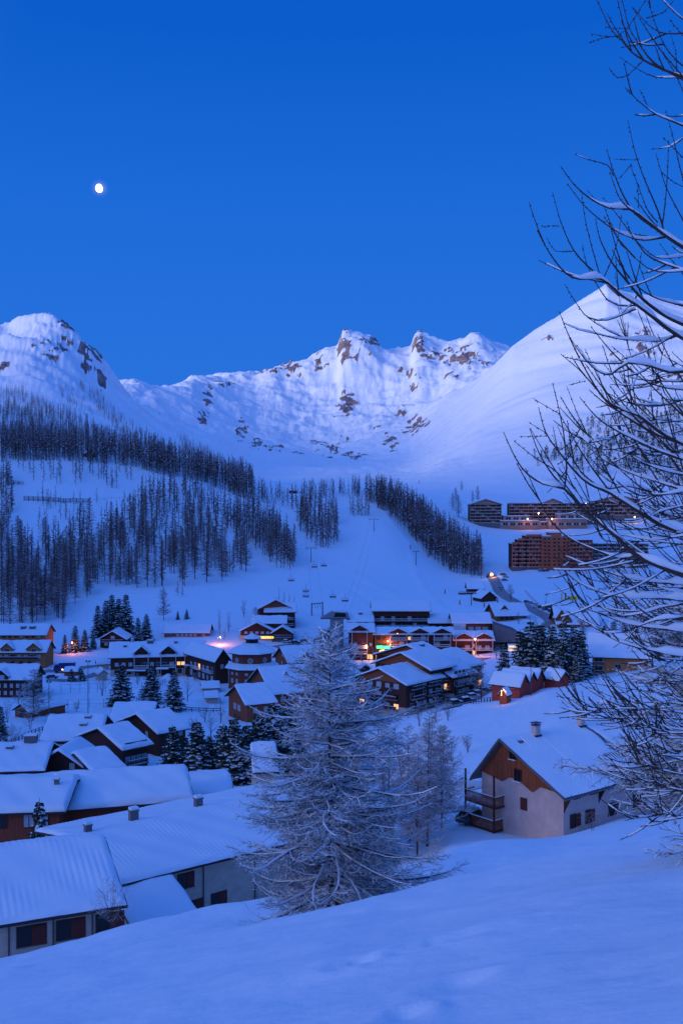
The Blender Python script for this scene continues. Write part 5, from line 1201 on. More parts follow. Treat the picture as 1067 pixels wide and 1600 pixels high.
# --- the gabled chalet on the right
def gabled_chalet():
    a = math.radians(38.7); Y = 98.6; loc = P(880, 1305, Y); x0 = loc.x; zE = P(880, 1238, Y).z; H = zE-loc.z
    e = empty("chalet", loc, a, "rose plastered chalet with rust brown timber gable and plank balconies on the right", "chalet")
    L, W, rise, rf = 21.0, 11.0, 3.9, .70; ry = rf*W
    def fz(x, y): return H+.1 + (rise*y/ry if y < ry else rise*(W-y)/(W-ry))
    w = MB(); w.box(0,0,-4,L,W,H); w.build("wall", M_PINKP, e)
    # timber gable: boards laid one by one, with the zigzag lower edge
    zig = [(0,H-.25),(2.9,H-.1),(3.9,H-.9),(6.6,H+.35),(8.0,H-.6),(9.8,H-.3),(W,H-.1)]
    def zl(y):
        for (a0, b0), (a1, b1) in zip(zig[:-1], zig[1:]):
            if a0 <= y <= a1: return b0+(b1-b0)*(y-a0)/(a1-a0)
        return zig[-1][1]
    back = MB(); back.ex([(-.03,0,H-.0),(-.03,W,H),(-.03,ry,H+rise)], (.06,0,0)); back.build("gable", M_WRUST, e)
    n = 52
    for i in range(n):
        y0, y1 = W*i/n+.015, W*(i+1)/n-.012
        b = MB(); pr = .075+.012*((i*7) % 3)
        zt0, zt1 = fz(0,y0)-.12, fz(0,y1)-.12
        if y0 < ry < y1: zt0 = zt1 = min(zt0, zt1)
        b.ex([(-pr,y0,zl(y0)),(-pr,y1,zl(y1)),(-pr,y1,zt1),(-pr,y0,zt0)], (pr-.032,0,0)); b.build("board", M_WRUST, e)
    g2 = MB(); g2.ex([(L-.06,0,H),(L-.06,W,H),(L-.06,ry,H+rise)], (.08,0,0)); g2.build("gable", M_PINKP, e)
    ov = .95
    for A_, B_ in ((-ov, ry), (ry, W+ov)):
        r = MB(); r.ex([(-ov,A_,fz(0,A_)-.16),(-ov,A_,fz(0,A_)),(-ov,B_,fz(0,B_)),(-ov,B_,fz(0,B_)-.16)], (L+2*ov,0,0)); ro = r.build("roof", M_CORR, e)
    # thin snow over the corrugated sheets, with the ribs showing through and a bare strip
    s = MB(); st = .42; xs = []; x = -ov+.02
    while x < L+ov-.02: xs.append(x); x += .07
    ysr = [-ov+.03+(W+2*ov-.06)*j/46 for j in range(47)]; ysr[int(np.argmin([abs(y-ry) for y in ysr]))] = ry
    rs = random.Random(4)
    def bare(x, y):
        t = 0
        d = abs(x-(9.6+ (ry-y)*.0)); 
        if y < ry-.2 and y > -.2: t = max(t, 1.25-abs(x-12.5-.10*(ry-y)-.25*math.sin(y*1.4))/(.35+.25*math.sin(y*.8+1)**2)) if y < 7.0 else t
        if 1.8 < y < 3.0 and 10.4 < x < 13.6: t = max(t, .75+.25*math.sin(x*15))
        if 6.0 < y < ry-.3 and 1.0 < x < 2.0: t = max(t, .95*math.sin(y*3)**2)
        if abs(x-4.6) < .06 and y < ry: t = max(t, .55)
        return max(0, min(1, t))
    idx = {}
    for i, x in enumerate(xs):
        for j, y in enumerate(ysr):
            rib = .034*math.cos(2*math.pi*x/st)
            nz = .5+.5*math.sin(x*.9+y*.6)*math.sin(y*1.3-x*.31)
            th = .10+.05*nz - rib*-1*(1-.5*nz) - bare(x, y)*.19
            idx[i, j] = len(s.v); s.v.append((x, y, fz(x, y)+th+.02))
    for i in range(len(xs)-1):
        for j in range(len(ysr)-1): s.f.append((idx[i,j], idx[i+1,j], idx[i+1,j+1], idx[i,j+1])); s.m.append(0)
    s.build("roof_snow", M_SNOW, e)
    rb = MB(); x = -ov+.02                                     # the sheet's own ribs
    while x < L+ov-.1: rb.ex([(x,-ov,fz(0,-ov)+.002),(x,-ov,fz(0,-ov)+.045),(x,ry,fz(0,ry)+.045),(x,ry,fz(0,ry)+.002)], (.07,0,0)); x += st
    o = rb.build("corrugation", M_CORR, e); o['kind'] = 'stuff'
    for fx in (.215, .60):                                     # chimneys
        x, y = L*fx*.95, ry-.55; z = fz(x, y)
        c_ = MB(); c_.box(x-.38,y-.3,z-.4,x+.38,y+.3,z+1.15); co = c_.build("chimney", M_PINKP, e)
        t = MB(); t.box(x-.45,y-.37,z+1.15,x+.45,y+.37,z+1.21)
        for sx in (-.36,.28):
            for sy in (-.28,.2): t.box(x+sx,y+sy,z+1.21,x+sx+.08,y+sy+.08,z+1.40)
        t.box(x-.48,y-.4,z+1.40,x+.48,y+.4,z+1.47); t.build("cowl", M_METAL, co); f = MB(); f.box(x-.5,y-.42,z-.02,x+.5,y+.42,z+.14); f.build("flashing", M_ROOF, co)
    # gable windows (left face), balconies
    for y, z, w_, h_ in ((ry-1.25,H+2.1,.75,.85),(ry-1.9,H-.15+.1,.8,1.15)):
        fm, pm = win_mesh(w_, h_, 'b'); o = link("window", fm, e, (-.16, y, z), -math.pi/2); link("pane", pm, o)
        sn = MB(); sn.box(-w_/2-.1,-.25,-.12,w_/2+.1,.05,-.05); sn.build("sill", M_SNOW, o)
    o = MB(); o.box(-.45,-.06,-.05,.45,.0,1.2); wo = o.build("window", M_FRAMEB, e, (-.01, ry-2.6, H-2.9), -math.pi/2)
    for k in range(4):
        s_ = MB(); s_.box(-.4+k*.2,-.1,0,-.4+k*.2+.18,-.06,1.12); s_.build("shutter", M_SHUT, wo)
    for zf, y0, wdt, dep in ((H-3.1, W-3.3, 4.4, 1.5), (H-5.6, W-3.1, 4.2, 1.5)):
        bo = MB(); bo.box(-dep, y0, zf-.15, 0, y0+wdt, zf); b = bo.build("balcony", M_WDARK, e)
        rl = MB(); rl.box(-dep-.03,y0,zf+.98,-dep+.09,y0+wdt,zf+1.08); rl.box(-dep,y0,zf+.98,0,y0+.08,zf+1.08); rl.box(-dep,y0+wdt-.08,zf+.98,0,y0+wdt,zf+1.08); rl.build("handrail", M_WDARK, b)
        sr = MB(); sr.box(-dep-.03,y0,zf+1.08,-dep+.09,y0+wdt,zf+1.16); sr.box(-dep,y0,zf+1.08,0,y0+.08,zf+1.16); sr.box(-dep+.15,y0+.15,zf,-.1,y0+wdt-.1,zf+.16); sr.build("snow", M_SNOW, b)
        k = int(wdt/.17)
        for i in range(k):
            p = MB(); yy = y0+.03+i*(wdt-.1)/k; p.box(-dep, yy, zf, -dep+.03, yy+.10, zf+.97); p.build("baluster", M_WRED, b)
        k = int(dep/.18)
        for i in range(k):
            p = MB(); xx = -dep+.05+i*(dep-.1)/k; p.box(xx, y0+.02, zf, xx+.10, y0+.05, zf+.97); p.build("baluster", M_WRED, b)
    for y in (W-3.2, W+.9):
        p = MB(); p.box(-1.55,y,-3,-1.40,y+.16,H+.2); p.build("balcony_post", M_WDARK, e)
    p = MB(); p.ex([(-1.6,W+.6,-1.8),(-1.5,W+.6,-1.8),(-1.5,W+3.0,-4.4),(-1.6,W+3.0,-4.4)], (0,.15,.25)); p.build("brace", M_WDARK, e)
    # long wall: windows with shutters, knee braces
    for x, z, w_, h_, sh in ((1.0,H-3.75,.75,1.25,1),(3.4,H-3.75,.65,1.25,1),(7.2,H-3.7,.75,1.2,1),(1.6,H-.95,.9,.7,1),(4.3,H-.95,1.0,.7,1),(11.5,H-3.6,.8,1.2,1),(9.6,H-1,1.0,.7,0)):
        fm, pm = win_mesh(w_, h_, 'b'); o = link("window", fm, e, (x+.4, -.03, z), 0); link("pane", pm, o)
        if sh:
            s_ = MB(); 
            for k in range(5): s_.box(w_/2+.1+k*w_/5,-.09,0,w_/2+.1+(k+.88)*w_/5,-.045,h_)
            s_.box(w_/2+.1,-.11,h_*.2,w_/2+.1+w_,-.085,h_*.28); s_.box(w_/2+.1,-.11,h_*.72,w_/2+.1+w_,-.085,h_*.8); s_.build("shutter", M_SHUT, o)
    for x in (.05, 5.6, 11.0, 16.0):
        p = MB(); p.ex([(x,0,H-2.1),(x,-.05,H-1.9),(x,-.85,H-.45),(x,-.85,H-.15),(x,0,H-.15)], (.14,0,0)); p.build("knee_brace", M_WDARK, e)
    return e
gabled_chalet()
# ================================================================= UPPER APARTMENT TOWERS
M_BALC = mat("tan_balcony_boards", (0.42, 0.22, 0.15), .85, var=.2, vscale=.5); M_BRICKO = mat("orange_brown_render", (0.62, 0.135, 0.06), .85, var=.2, vscale=.3)
M_RECESS = mat("recess_shade_back_wall", (0.035, 0.018, 0.015), .8, var=.5, vscale=.4); M_GREYP = mat("grey_panel", (0.30, 0.26, 0.27), .85)  # back wall coloured near black for the shade inside the balconies
def grid_block(e, x0, z0, cols, rows, cw, rh, D, mf, mback, parap=.85, fin=.28, solid_cols=(), wm=None):
    """a facade of recessed balconies: back wall, fins, floor slabs, parapets, french windows"""
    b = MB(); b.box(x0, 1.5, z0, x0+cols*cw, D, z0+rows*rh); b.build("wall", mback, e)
    sl = MB()
    for r in range(rows+1): sl.box(x0-.1, .05, z0+r*rh-.14, x0+cols*cw+.1, 1.5, z0+r*rh+.1)
    for c in range(cols+1): sl.box(x0+c*cw-fin/2, 0, z0, x0+c*cw+fin/2, 1.52, z0+rows*rh+.1)
    for r in range(rows):
        for c in range(cols):
            sl.box(x0+c*cw+fin/2, .02, z0+r*rh+.1, x0+(c+1)*cw-fin/2, .14, z0+r*rh+parap)
    o = sl.build("balcony_grid", mf, e); o['kind'] = 'stuff'
    g = MB(); sn = MB()
    for r in range(rows):
        for c in range(cols):
            xx = x0+c*cw+cw*.25; g.box(xx, 1.40, z0+r*rh+.15, xx+cw*.5, 1.48, z0+r*rh+rh*.78, 0 if (r*7+c*3) % 4 else 1)
            sn.box(x0+c*cw+fin/2, 0, z0+r*rh+parap, x0+(c+1)*cw-fin/2, .16, z0+r*rh+parap+.10)
    g.build("window_row", [M_GLASS, M_CURT], e)['kind'] = 'stuff'; sn.build("balcony_snow", M_SNOW, e)['kind'] = 'stuff'
def roof_flat(e, x0, x1, y0, y1, z, gab=0):
    if gab:
        r = MB(); xm = (x0+x1)/2
        r.ex([(x0-1.2,y0-1.2,z-.3),(xm,y0-1.2,z+gab),(x1+1.2,y0-1.2,z-.3),(x1+1.2,y0-1.2,z),(xm,y0-1.2,z+gab+.35),(x0-1.2,y0-1.2,z)], (0,y1-y0+2,0)); r.build("roof", M_ROOF, e)
        g = MB(); g.ex([(x0,y0+.2,z-.2),(x1,y0+.2,z-.2),(xm,y0+.2,z+gab-.1)], (0,.3,0)); g.build("gable", M_BALC, e)
        f = lambda x, y: z+.35+gab*(1-abs(x-xm)/((x1-x0)/2))-.3
        snow_sheet(x1-x0+2, y1-y0+1.8, f, .7, x0=x0-1, y0=y0-1.1, lump=.05).build("roof_snow", M_SNOW, e, smooth=True)
    else:
        r = MB(); r.box(x0-.3,y0-.3,z,x1+.3,y1+.3,z+.3); r.build("roof", M_ROOF, e)
        snow_sheet(x1-x0+.5, y1-y0+.5, lambda x, y: z+.3, .6, x0=x0-.25, y0=y0-.25, lump=.06).build("roof_snow", M_SNOW, e, smooth=True)
def tower(label, px, pyb, rpx, pyt, cols, rows, D, mf, mback, Y, gab, yaw=0):
    g = P(px, pyb, Y); L = (rpx-px)/F*Y; H = (pyb-pyt)/F*Y
    e = empty("apartment_tower", g, math.radians(yaw), label, "apartment block")
    b = MB(); b.box(0,.3,-8,L,D,.3); b.build("base_wall", M_CONC, e)
    grid_block(e, 0, .3, cols, rows, L/cols, (H-.6)/rows, D, mf, mback); roof_flat(e, 0, L, 0, D, H, gab); return e, L, H
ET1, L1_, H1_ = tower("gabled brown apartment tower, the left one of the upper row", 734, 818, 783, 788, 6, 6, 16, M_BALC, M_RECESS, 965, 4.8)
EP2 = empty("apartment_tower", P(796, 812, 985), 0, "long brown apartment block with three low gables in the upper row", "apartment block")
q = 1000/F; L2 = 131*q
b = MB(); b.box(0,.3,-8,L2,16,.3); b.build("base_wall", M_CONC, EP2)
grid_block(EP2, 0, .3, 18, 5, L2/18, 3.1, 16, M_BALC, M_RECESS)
roof_flat(EP2, 0, L2*.38, 0, 16, 16.2, 0); roof_flat(EP2, L2*.38, L2*.62, -1, 16, 16.4, 4.2); roof_flat(EP2, L2*.62, L2, 0, 16, 16.2, 0)
EPD = empty("shopping_arcade", P(781, 822, 965), 0, "low terrace building with lit lamps in front of the upper apartment row", "building")
q = 965/F
for x0, x1, z0, z1, y in ((0,60,-8,5.2,0),(6,48,5.2,9.6,6),(75,135,-8,7.0,-2),(92,126,7.0,11.5,5),(60,75,-8,4,2)):
    b = MB(); b.box(x0*q, y, z0, x1*q, y+14, z1); b.build("wall", M_BALC, EPD)
    snow_sheet((x1-x0)*q+.6, 14.4, lambda x, yy, z1=z1: z1, .7, x0=x0*q-.3, y0=y-.2, lump=.05).build("roof_snow", M_SNOW, EPD, smooth=True)
    n = int((x1-x0)/4)
    w = MB()
    for i in range(n): w.box((x0+1+i*(x1-x0-2)/n)*q, y-.06, max(z0,0)+.8 if z0 < 0 else z0+.9, (x0+1+(i+.7)*(x1-x0-2)/n)*q, y-.02, min(z1-1, (max(z0,0))+3.2), 0 if i % 3 else 1)
    w.build("window_row", [M_GLASS, M_CURT], EPD)['kind'] = 'stuff'
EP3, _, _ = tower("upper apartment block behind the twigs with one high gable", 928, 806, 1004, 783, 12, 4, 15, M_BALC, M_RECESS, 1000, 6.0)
# stepped red complex
EC = empty("apartment_complex", P(800, 892, 700), 0, "red orange stepped apartment complex below the upper towers", "apartment block"); q = 700/F
b = MB(); b.box(0,.5,-10,125*q,16,2.2); b.build("base_wall", M_CONC, EC)
rh = 2.75
for x0, x1, rows, cols, y in ((0,10,6,2,0),(10,22,7,2,.6),(22,46,8,5,1.2)):
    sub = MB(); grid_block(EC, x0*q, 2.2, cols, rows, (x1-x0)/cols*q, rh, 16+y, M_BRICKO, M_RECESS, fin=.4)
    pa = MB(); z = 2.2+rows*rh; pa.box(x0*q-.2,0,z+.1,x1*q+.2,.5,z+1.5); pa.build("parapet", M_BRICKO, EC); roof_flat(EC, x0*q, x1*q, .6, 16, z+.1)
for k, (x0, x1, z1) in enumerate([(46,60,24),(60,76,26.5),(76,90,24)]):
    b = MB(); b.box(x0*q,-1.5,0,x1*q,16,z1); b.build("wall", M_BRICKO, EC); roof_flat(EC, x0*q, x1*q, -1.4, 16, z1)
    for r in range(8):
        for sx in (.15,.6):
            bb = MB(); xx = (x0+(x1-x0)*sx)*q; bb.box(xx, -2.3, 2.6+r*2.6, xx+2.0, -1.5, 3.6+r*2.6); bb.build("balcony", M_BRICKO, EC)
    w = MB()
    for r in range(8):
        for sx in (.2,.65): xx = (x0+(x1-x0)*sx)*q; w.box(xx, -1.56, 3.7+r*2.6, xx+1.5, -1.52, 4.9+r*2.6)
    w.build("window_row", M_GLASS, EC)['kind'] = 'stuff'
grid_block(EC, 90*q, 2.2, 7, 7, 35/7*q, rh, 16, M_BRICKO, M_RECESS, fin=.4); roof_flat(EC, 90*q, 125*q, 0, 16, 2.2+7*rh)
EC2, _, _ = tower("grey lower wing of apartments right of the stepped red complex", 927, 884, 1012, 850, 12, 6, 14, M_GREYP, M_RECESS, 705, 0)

# ================================================================= BUILDINGS AT THE RIGHT END OF THE VILLAGE
house("hut", "small wooden hut above the red marker at the right edge of the piste", 731, 926, 919, 756, 9, 3.4, 0, 'x', 'dark', 'hut', r0=400, snow=.6, rows=[('f',.1,.9,3,.6,1.5,1.2,'b')])
t = MB(); t.box(-6,-4,-.2,9,0,.2); 
for i in range(9): t.box(-6+i*1.85,-4,.2,-5.85+i*1.85,-3.9,1.2)
t.box(-6,-4,1.1,9,-3.9,1.25); g = ray(731,928,400); tag(t.build("terrace", M_WDARK, loc=g+Vector((0,0,.4))), "wooden terrace in front of the small hut beside the piste", "terrace")
house("building", "low roofed hall half buried in snow at the bend of the road", 752, 941, 934, 775, 12, 3.4, 16, 'y', 'dark', 'building', r0=400, snow=.6)
house("building", "chalet with a wide hipped snow roof and a dormer beside the road", 776, 971, 960, 822, 15, 4.6, 10, 'x', 'rust', 'building', r0=380, snow=.6, ov=1.6, dorm=[(.30,5,-2.5,4.2)], rows=[('f',.1,.9,5,.8,1.6,1.4,'b')])
house("building", "long snow covered shed running down towards the lit signboard", 800, 1009, 999, 824, 34, 2.6, 28, 'y', 'dark', 'building', r0=330, snow=.9, ov=.9)
house("building", "broad snow roofed hall with two pointed dark gables on its left", 872, 982, 973, 932, 22, 6.5, -4, 'x', 'rust', 'building', r0=330, snow=.6, ov=1.5, dorm=[(.08,5,0,6.0),(.22,4,1,4.0)], chim=[(.72,.3,1.6,1.4)])
rmp = MB(); rmp.ex([(0,0,-7),(0,0,.2),(12,0,-3.6),(12,0,-7)], (0,26,0)); tag(rmp.build("retaining_wall", M_CONC, loc=P(772, 978, 425)), "concrete ramp wall right of the twin gabled house", "wall")
g = P(853, 950, 520)
sh = empty("shelter", Vector((g.x, 520, gz(g.x, 520))), 0, "green steel shelter with posts beside the snowy car park", "shelter")
b = MB(); b.box(0,0,0,4.2,3,2.6); b.build("cabin", M_GREEN, sh); b = MB(); b.box(-.3,-.4,2.6,6,3.4,2.85); b.build("roof", M_GREEN, sh); b = MB(); b.box(-.5,1,0,-.3,1.2,5); b.build("post", M_METAL, sh)
s_ = MB(); s_.box(-.3,-.4,2.85,6,3.4,3.2); s_.build("roof_snow", M_SNOW, sh)
# signboard
sb = empty("signboard", P(794, 1021, 300), 0, "lit white signboard with small brown letters beside the long shed", "sign")
sb.location.z = gz(sb.location.x, 300)
hz = P(794, 1010, 300).z - sb.location.z
b = MB(); b.box(0,0,-.5,.15,.15,hz+2.2); b.build("post", M_WDARK, sb); b = MB(); b.box(2.5,0,-.5,2.65,.15,hz+2.2); b.build("post", M_WDARK, sb)
b = MB(); b.box(0,-.1,hz-1.4,2.65,0,hz+.3); bo = b.build("board", mat("lit_board", (.8,.7,.5), emit=(1,.72,.42), estr=.9), sb); 
b = MB(); b.box(-.2,-.3,hz+.3,2.85,.5,hz+.75); b.build("snow", M_SNOW, sb)
b = MB()
for i, (x, h) in enumerate([(.2,.7),(.55,.5),(.9,.7),(1.25,.5),(1.6,.7),(1.95,.5),(2.25,.7)]): b.box(x,-.13,hz-.9,x+.18,-.105,hz-.9+h)
b.build("lettering", M_WRED, bo)

# ================================================================= LAMPS
M_LAMP = mat("sodium_lamp", (1,.6,.3), emit=(1.0, .48, .14), estr=9); M_LAMPW = mat("warm_lamp", (1,.8,.5), emit=(1.0, .62, .26), estr=9)
def lamp_light(parent, loc, power, col=(1,.30,.12), r=.25):
    d = bpy.data.lights.new("lamp_light", 'POINT'); d.energy = power*.22; d.color = col; d.shadow_soft_size = r
    o = bpy.data.objects.new("lamp_light", d); COL.objects.link(o); o.parent = parent; o.location = loc
def ball(r, n=8, m=5):
    b = MB()
    for a in range(m+1):
        for k in range(n): b.v.append((r*math.sin(math.pi*a/m)*math.cos(2*math.pi*k/n), r*math.sin(math.pi*a/m)*math.sin(2*math.pi*k/n), r*math.cos(math.pi*a/m)))
    for a in range(m):
        for k in range(n): b.f.append((a*n+k, a*n+(k+1)%n, (a+1)*n+(k+1)%n, (a+1)*n+k)); b.m.append(0)
    return b
def street_lamp(px, pyh, Y, label, power, lit=True, r=.30, arm=1.2):
    h = P(px, pyh, Y); z = gz(h.x, Y)
    if h.z - z < 3: h.z = z+5
    e = empty("street_lamp", (h.x, Y, z), 0, label, "street lamp", "street lamps"); H = h.z-z
    b = MB(); b.tube([(arm,0,-.5),(arm,0,H*.8),(arm*.75,0,H),(0,0,H+.1)],[.10,.08,.06,.05],6); b.build("pole", M_METAL, e)
    hd = ball(r).build("lamp_head", M_LAMP if lit else M_METAL, e, (0,0,H-.1)); 
    c = MB(); c.box(-.35,-.25,H+.12,.35,.25,H+.24); c.box(-.3,-.2,H+.24,.3,.2,H+.42); c.build("hood", M_METAL, e)
    if lit: lamp_light(e, (0,-.2,H-.7), power)
    return e
street_lamp(113, 1018, 424, "orange street lamp glowing among the spruces left of the small chalet", 4500)
street_lamp(344, 995, 448, "orange street lamp above the roofs left of the restaurant", 9000, arm=-1.2)
street_lamp(606, 1001, 408, "orange street lamp over the green shop canopy in the street row", 9000, r=.22)
street_lamp(742, 998, 409, "very bright orange street lamp between the twin gables", 9000, r=.36)
street_lamp(572, 1008, 407, "small orange lamp added for a lit window, left end of the street row", 2500, r=.16)  # lamp added in place of a lit window
street_lamp(719, 1069, 285, "unlit curved street lamp beside the dark flats", 0, lit=False, r=.2, arm=-1.0)
for px, py, Y, lab in ((824,811,962,"lamp at the left of the upper terrace"),(862,811,960,"brightest lamp at the middle of the upper terrace"),(841,802,975,"small lamp before the gable of the long upper block"),(915,786,990,"lamp at the right end of the long upper block"),(991,808,985,"lamp among the twigs right of the upper terrace")):
    h = P(px, py, Y); z = gz(h.x, Y); e = empty("street_lamp", (h.x, Y, z), 0, lab, "street lamp", "street lamps of the upper terrace"); H = max(3, h.z-z)
    b = MB(); b.tube([(0,0,-1),(0,0,H)],[.12,.08],5); b.build("pole", M_METAL, e); ball(.7).build("lamp_head", M_LAMPW, e, (0,0,H)); lamp_light(e, (0,-1.2,H), 4000, (1,.42,.18))
def wall_lamp(px, py, Y, lab, power, r=.15, col=(1,.36,.13), m=None):
    o = ball(r).build("wall_lamp", m or M_LAMP, None, P(px, py, Y)); tag(o, lab, "lamp"); lamp_light(o, (0,-.4,-.2), power, col)
wall_lamp(621, 990, 405.0, "little amber lamp under the first gable of the street row", 300)
wall_lamp(289, 1031, 368, "amber lamp glowing on a balcony of the dormered house", 700, .2)
wall_lamp(78, 1048, 380, "orange tail lamp glow beside the blue truck", 900, .22)
g = P(783, 1080, 220); 
for i, (dx, dz) in enumerate(((0,0),(0,.45),(.05,.9),(.5,1.15),(.9,.8))):
    wall_lamp(783+dx*7, 1086-dz*7, 219.4, ["lowest bulb of the light chain on the lit porch","second bulb of the light chain on the lit porch","third bulb of the light chain on the lit porch","top bulb of the light chain on the lit porch","right bulb of the light chain on the lit porch"][i], 40, .10)
# restaurant sign, shop canopy
sg = MB(); sg.box(0,0,0,7.6,.25,.75); g = P(400, 997.5, 433)
yl = mat("yellow_sign", (.9,.6,.1), emit=(1,.62,.08), estr=2.2)
e = empty("shop_sign", g, 0, "glowing yellow sign board over the restaurant door", "sign"); sg.build("board", yl, e); lamp_light(e, (4,-1.2,-.4), 500, (1,.6,.15))
c = MB()
for i in range(9): c.box(.4+i*.8, -.04, .18, .4+i*.8+(.5 if i % 3 else .25), -.01, .56)
c.build("lettering", M_WRED, e)
gr = mat("green_neon", (.1,.8,.3), emit=(.06,1,.32), estr=2.2); am = mat("amber_sign", (1,.6,.1), emit=(1,.42,.04), estr=3.0)
e = empty("shop_canopy", P(588, 1010.5, 405), 0, "green lit shop canopy with an amber sign under it", "canopy")
for x0, x1, z in ((0,2.6,.1),(2.9,5.4,.0)):
    b = MB(); b.ex([(x0,0,z),(x0,-1.6,z-.6),(x0,-1.6,z-.35),(x0,0,z+.3)], (x1-x0,0,0)); b.build("awning", gr, e)
b = MB(); n = 14; b.add([(2.6+1.5*math.cos(2*math.pi*k/n), -1.0, -1.7+.65*math.sin(2*math.pi*k/n)) for k in range(n)] + [(2.6+1.5*math.cos(2*math.pi*k/n), -.8, -1.7+.65*math.sin(2*math.pi*k/n)) for k in range(n)], [tuple(range(n)), tuple(range(2*n-1,n-1,-1))]+[(k,(k+1)%n,n+(k+1)%n,n+k) for k in range(n)])
b.build("round_sign", am, e); lamp_light(e, (2.6,-2.4,-1.6), 1200, (1,.45,.12)); lamp_light(e, (2.6,-2.4,.4), 300, (.1,1,.4))
c = MB(); c.box(1.8,-1.06,-1.9,3.5,-1.02,-1.5); c.build("lettering", M_WDARK, e)

# ================================================================= LIFTS AND PISTE FURNITURE
M_CABLE = mat("cable", (.04,.04,.05), .5)
def pylon(px, pyb, pyt, Y0, label, w=3.2, posts=1, cat="pylon", m=M_METAL, r=.28):
    g = ray(px, pyb, Y0) or P(px, pyb, Y0); H = (pyb-pyt)/F*g.y
    e = empty("lift_pylon", g, 0, label, cat, "pylons of the ski lifts")
    b = MB(); b.tube([(0,0,-1),(0,0,H)],[r,r*.7],7); b.build("mast", m, e)
    b = MB(); b.box(-w,-.15,H-.2,w,.15,H+.15); b.build("crossarm", m, e)
    for s in (-1, 1):
        b = MB(); b.box(s*w-.35,-1.1,H-.55,s*w+.35,1.1,H-.2); 
        for k in range(3): b.box(s*w-.08,-.9+k*.7,H-.85,s*w+.08,-.45+k*.7,H-.5)
        b.build("sheave", m, e)
    b = MB(); b.box(-w,-.16,H+.15,w,.16,H+.35); b.build("snow", M_SNOW, e)
    e['top'] = H; return e
PY = [pylon(486, 878, 856, 500, "grey lift pylon at the foot of the wood left of the piste"), pylon(584, 830, 811, 500, "lone lift pylon in the middle of the upper piste"),
      pylon(650, 883, 861, 500, "lift pylon beside the red poles at the right of the piste", w=1.6), pylon(736, 946, 926, 400, "dark lift pylon in front of the small hut", w=2.4),
      pylon(481, 800, 787, 700, "far lift pylon on the strip between the woods", w=2.6), pylon(559, 771, 762, 800, "highest lift pylon on the skyline of the piste", w=2.2),
      pylon(782, 938, 930, 600, "short lift pylon at the top of the parking lot", w=1.2)]
def cable(a, b, sag, label):
    pts = []
    for i in range(15):
        t = i/14; p = a.lerp(b, t); p.z -= sag*4*t*(1-t); pts.append(p)
    mb = MB(); mb.tube(pts, [.035]*15, 3); tag(mb.build("lift_cable", M_CABLE), label, "cable", "lift cables over the piste")
def top(e, s): return e.location+Vector((s*2.9, 0, e['top']-.4))
for s, nm in ((-1,"left"),(1,"right")):
    cable(P(497+s*8, 950, 480), top(PY[0], s), 1.0, f"{nm} hauling cable from the lift portal up to the pylon at the wood")
    cable(top(PY[0], s), top(PY[4], s), 2.5, f"{nm} hauling cable between the pylons beside the left wood")
    cable(P(541+s*5, 955, 480), top(PY[1], s), 3.5, f"{nm} hauling cable from the lift station to the upper piste pylon")
    cable(top(PY[1], s), top(PY[5], s), 2.5, f"{nm} hauling cable from the upper piste pylon to the skyline")
def chair(px, py, Y, label):
    e = empty("lift_chair", P(px, py, Y), 0, label, "chairlift seat", "chairs on the ski lift")
    b = MB(); b.tube([(0,0,4.2),(0,0,1.5)],[.06,.06],5); b.build("hanger", M_METAL, e)
    b = MB(); b.tube([(-1.5,0,0),(-1.5,0,1.4),(0,0,1.6),(1.5,0,1.4),(1.5,0,0)],[.08]*5,5); b.build("bail", M_METAL, e)
    b = MB(); b.box(-1.5,-.35,-.15,1.5,.3,0); b.build("seat", M_METAL, e); b = MB(); b.box(-1.5,.25,0,1.5,.33,.75); b.build("backrest", M_METAL, e)
    b = MB(); b.box(-1.5,-.35,0,1.5,.25,.16); b.build("snow", M_SNOW, e)
for px, py, Y, lab in ((520,934,490,"snowy lift chair low over the piste, left of the lift station mast"),(539,940,485,"lift chair nearest the lift station"),(478,933,492,"lift chair hanging left of the steel portal, lower one"),(478,925,500,"lift chair hanging left of the steel portal, upper one"),
    (491,887,540,"lift chair just below the pylon at the wood"),(506,885,545,"lift chair right of the pylon at the wood"),(455,908,520,"lift chair at the edge of the left wood")):
    chair(px, py, Y, lab)
g = ray(487, 962, 400)
e = empty("lift_portal", g, 0, "grey steel portal frame of the chairlift at the foot of the piste", "lift portal")
q = g.y/F; H = 20*q; b = MB(); b.tube([(0,0,-1),(0,0,H)],[.3,.25],6); b.build("post", M_METAL, e); b = MB(); b.tube([(17*q,0,-1),(17*q,0,H+.5)],[.3,.25],6); b.build("post", M_METAL, e)
b = MB(); b.tube([(0,0,H-.6),(17*q,0,H)],[.22,.22],5); b.build("beam", M_METAL, e)
for k in range(3): b = MB(); b.tube([((4+k*4)*q,0,H-.3),((7+k*4)*q,-4,H-2.4)],[.12,.12],4); b.build("strut", M_METAL, e)
g = P(512, 972, 440); z = gz(g.x, 440)
e = empty("lift_station", (g.x, 440, z), 0, "modern chairlift station with a glazed hood at the foot of the piste", "lift station"); h0 = g.z-z
b = MB(); b.box(1,0,-1,7,5,h0+1.2); b.build("cabin", M_GREYP, e)
b = MB(); b.ex([(-3,0,h0+1.6),(9.5,0,h0+1.6),(8.6,0,h0+4.2),(2.2,0,h0+4.6)], (0,7,0)); b.build("hood", M_GREYP, e)
b = MB(); b.ex([(2.6,-.05,h0+2.2),(8.2,-.05,h0+2.2),(7.8,-.05,h0+3.9),(3.4,-.05,h0+4.1)], (0,.04,0)); b.build("window", M_GLASS, e)
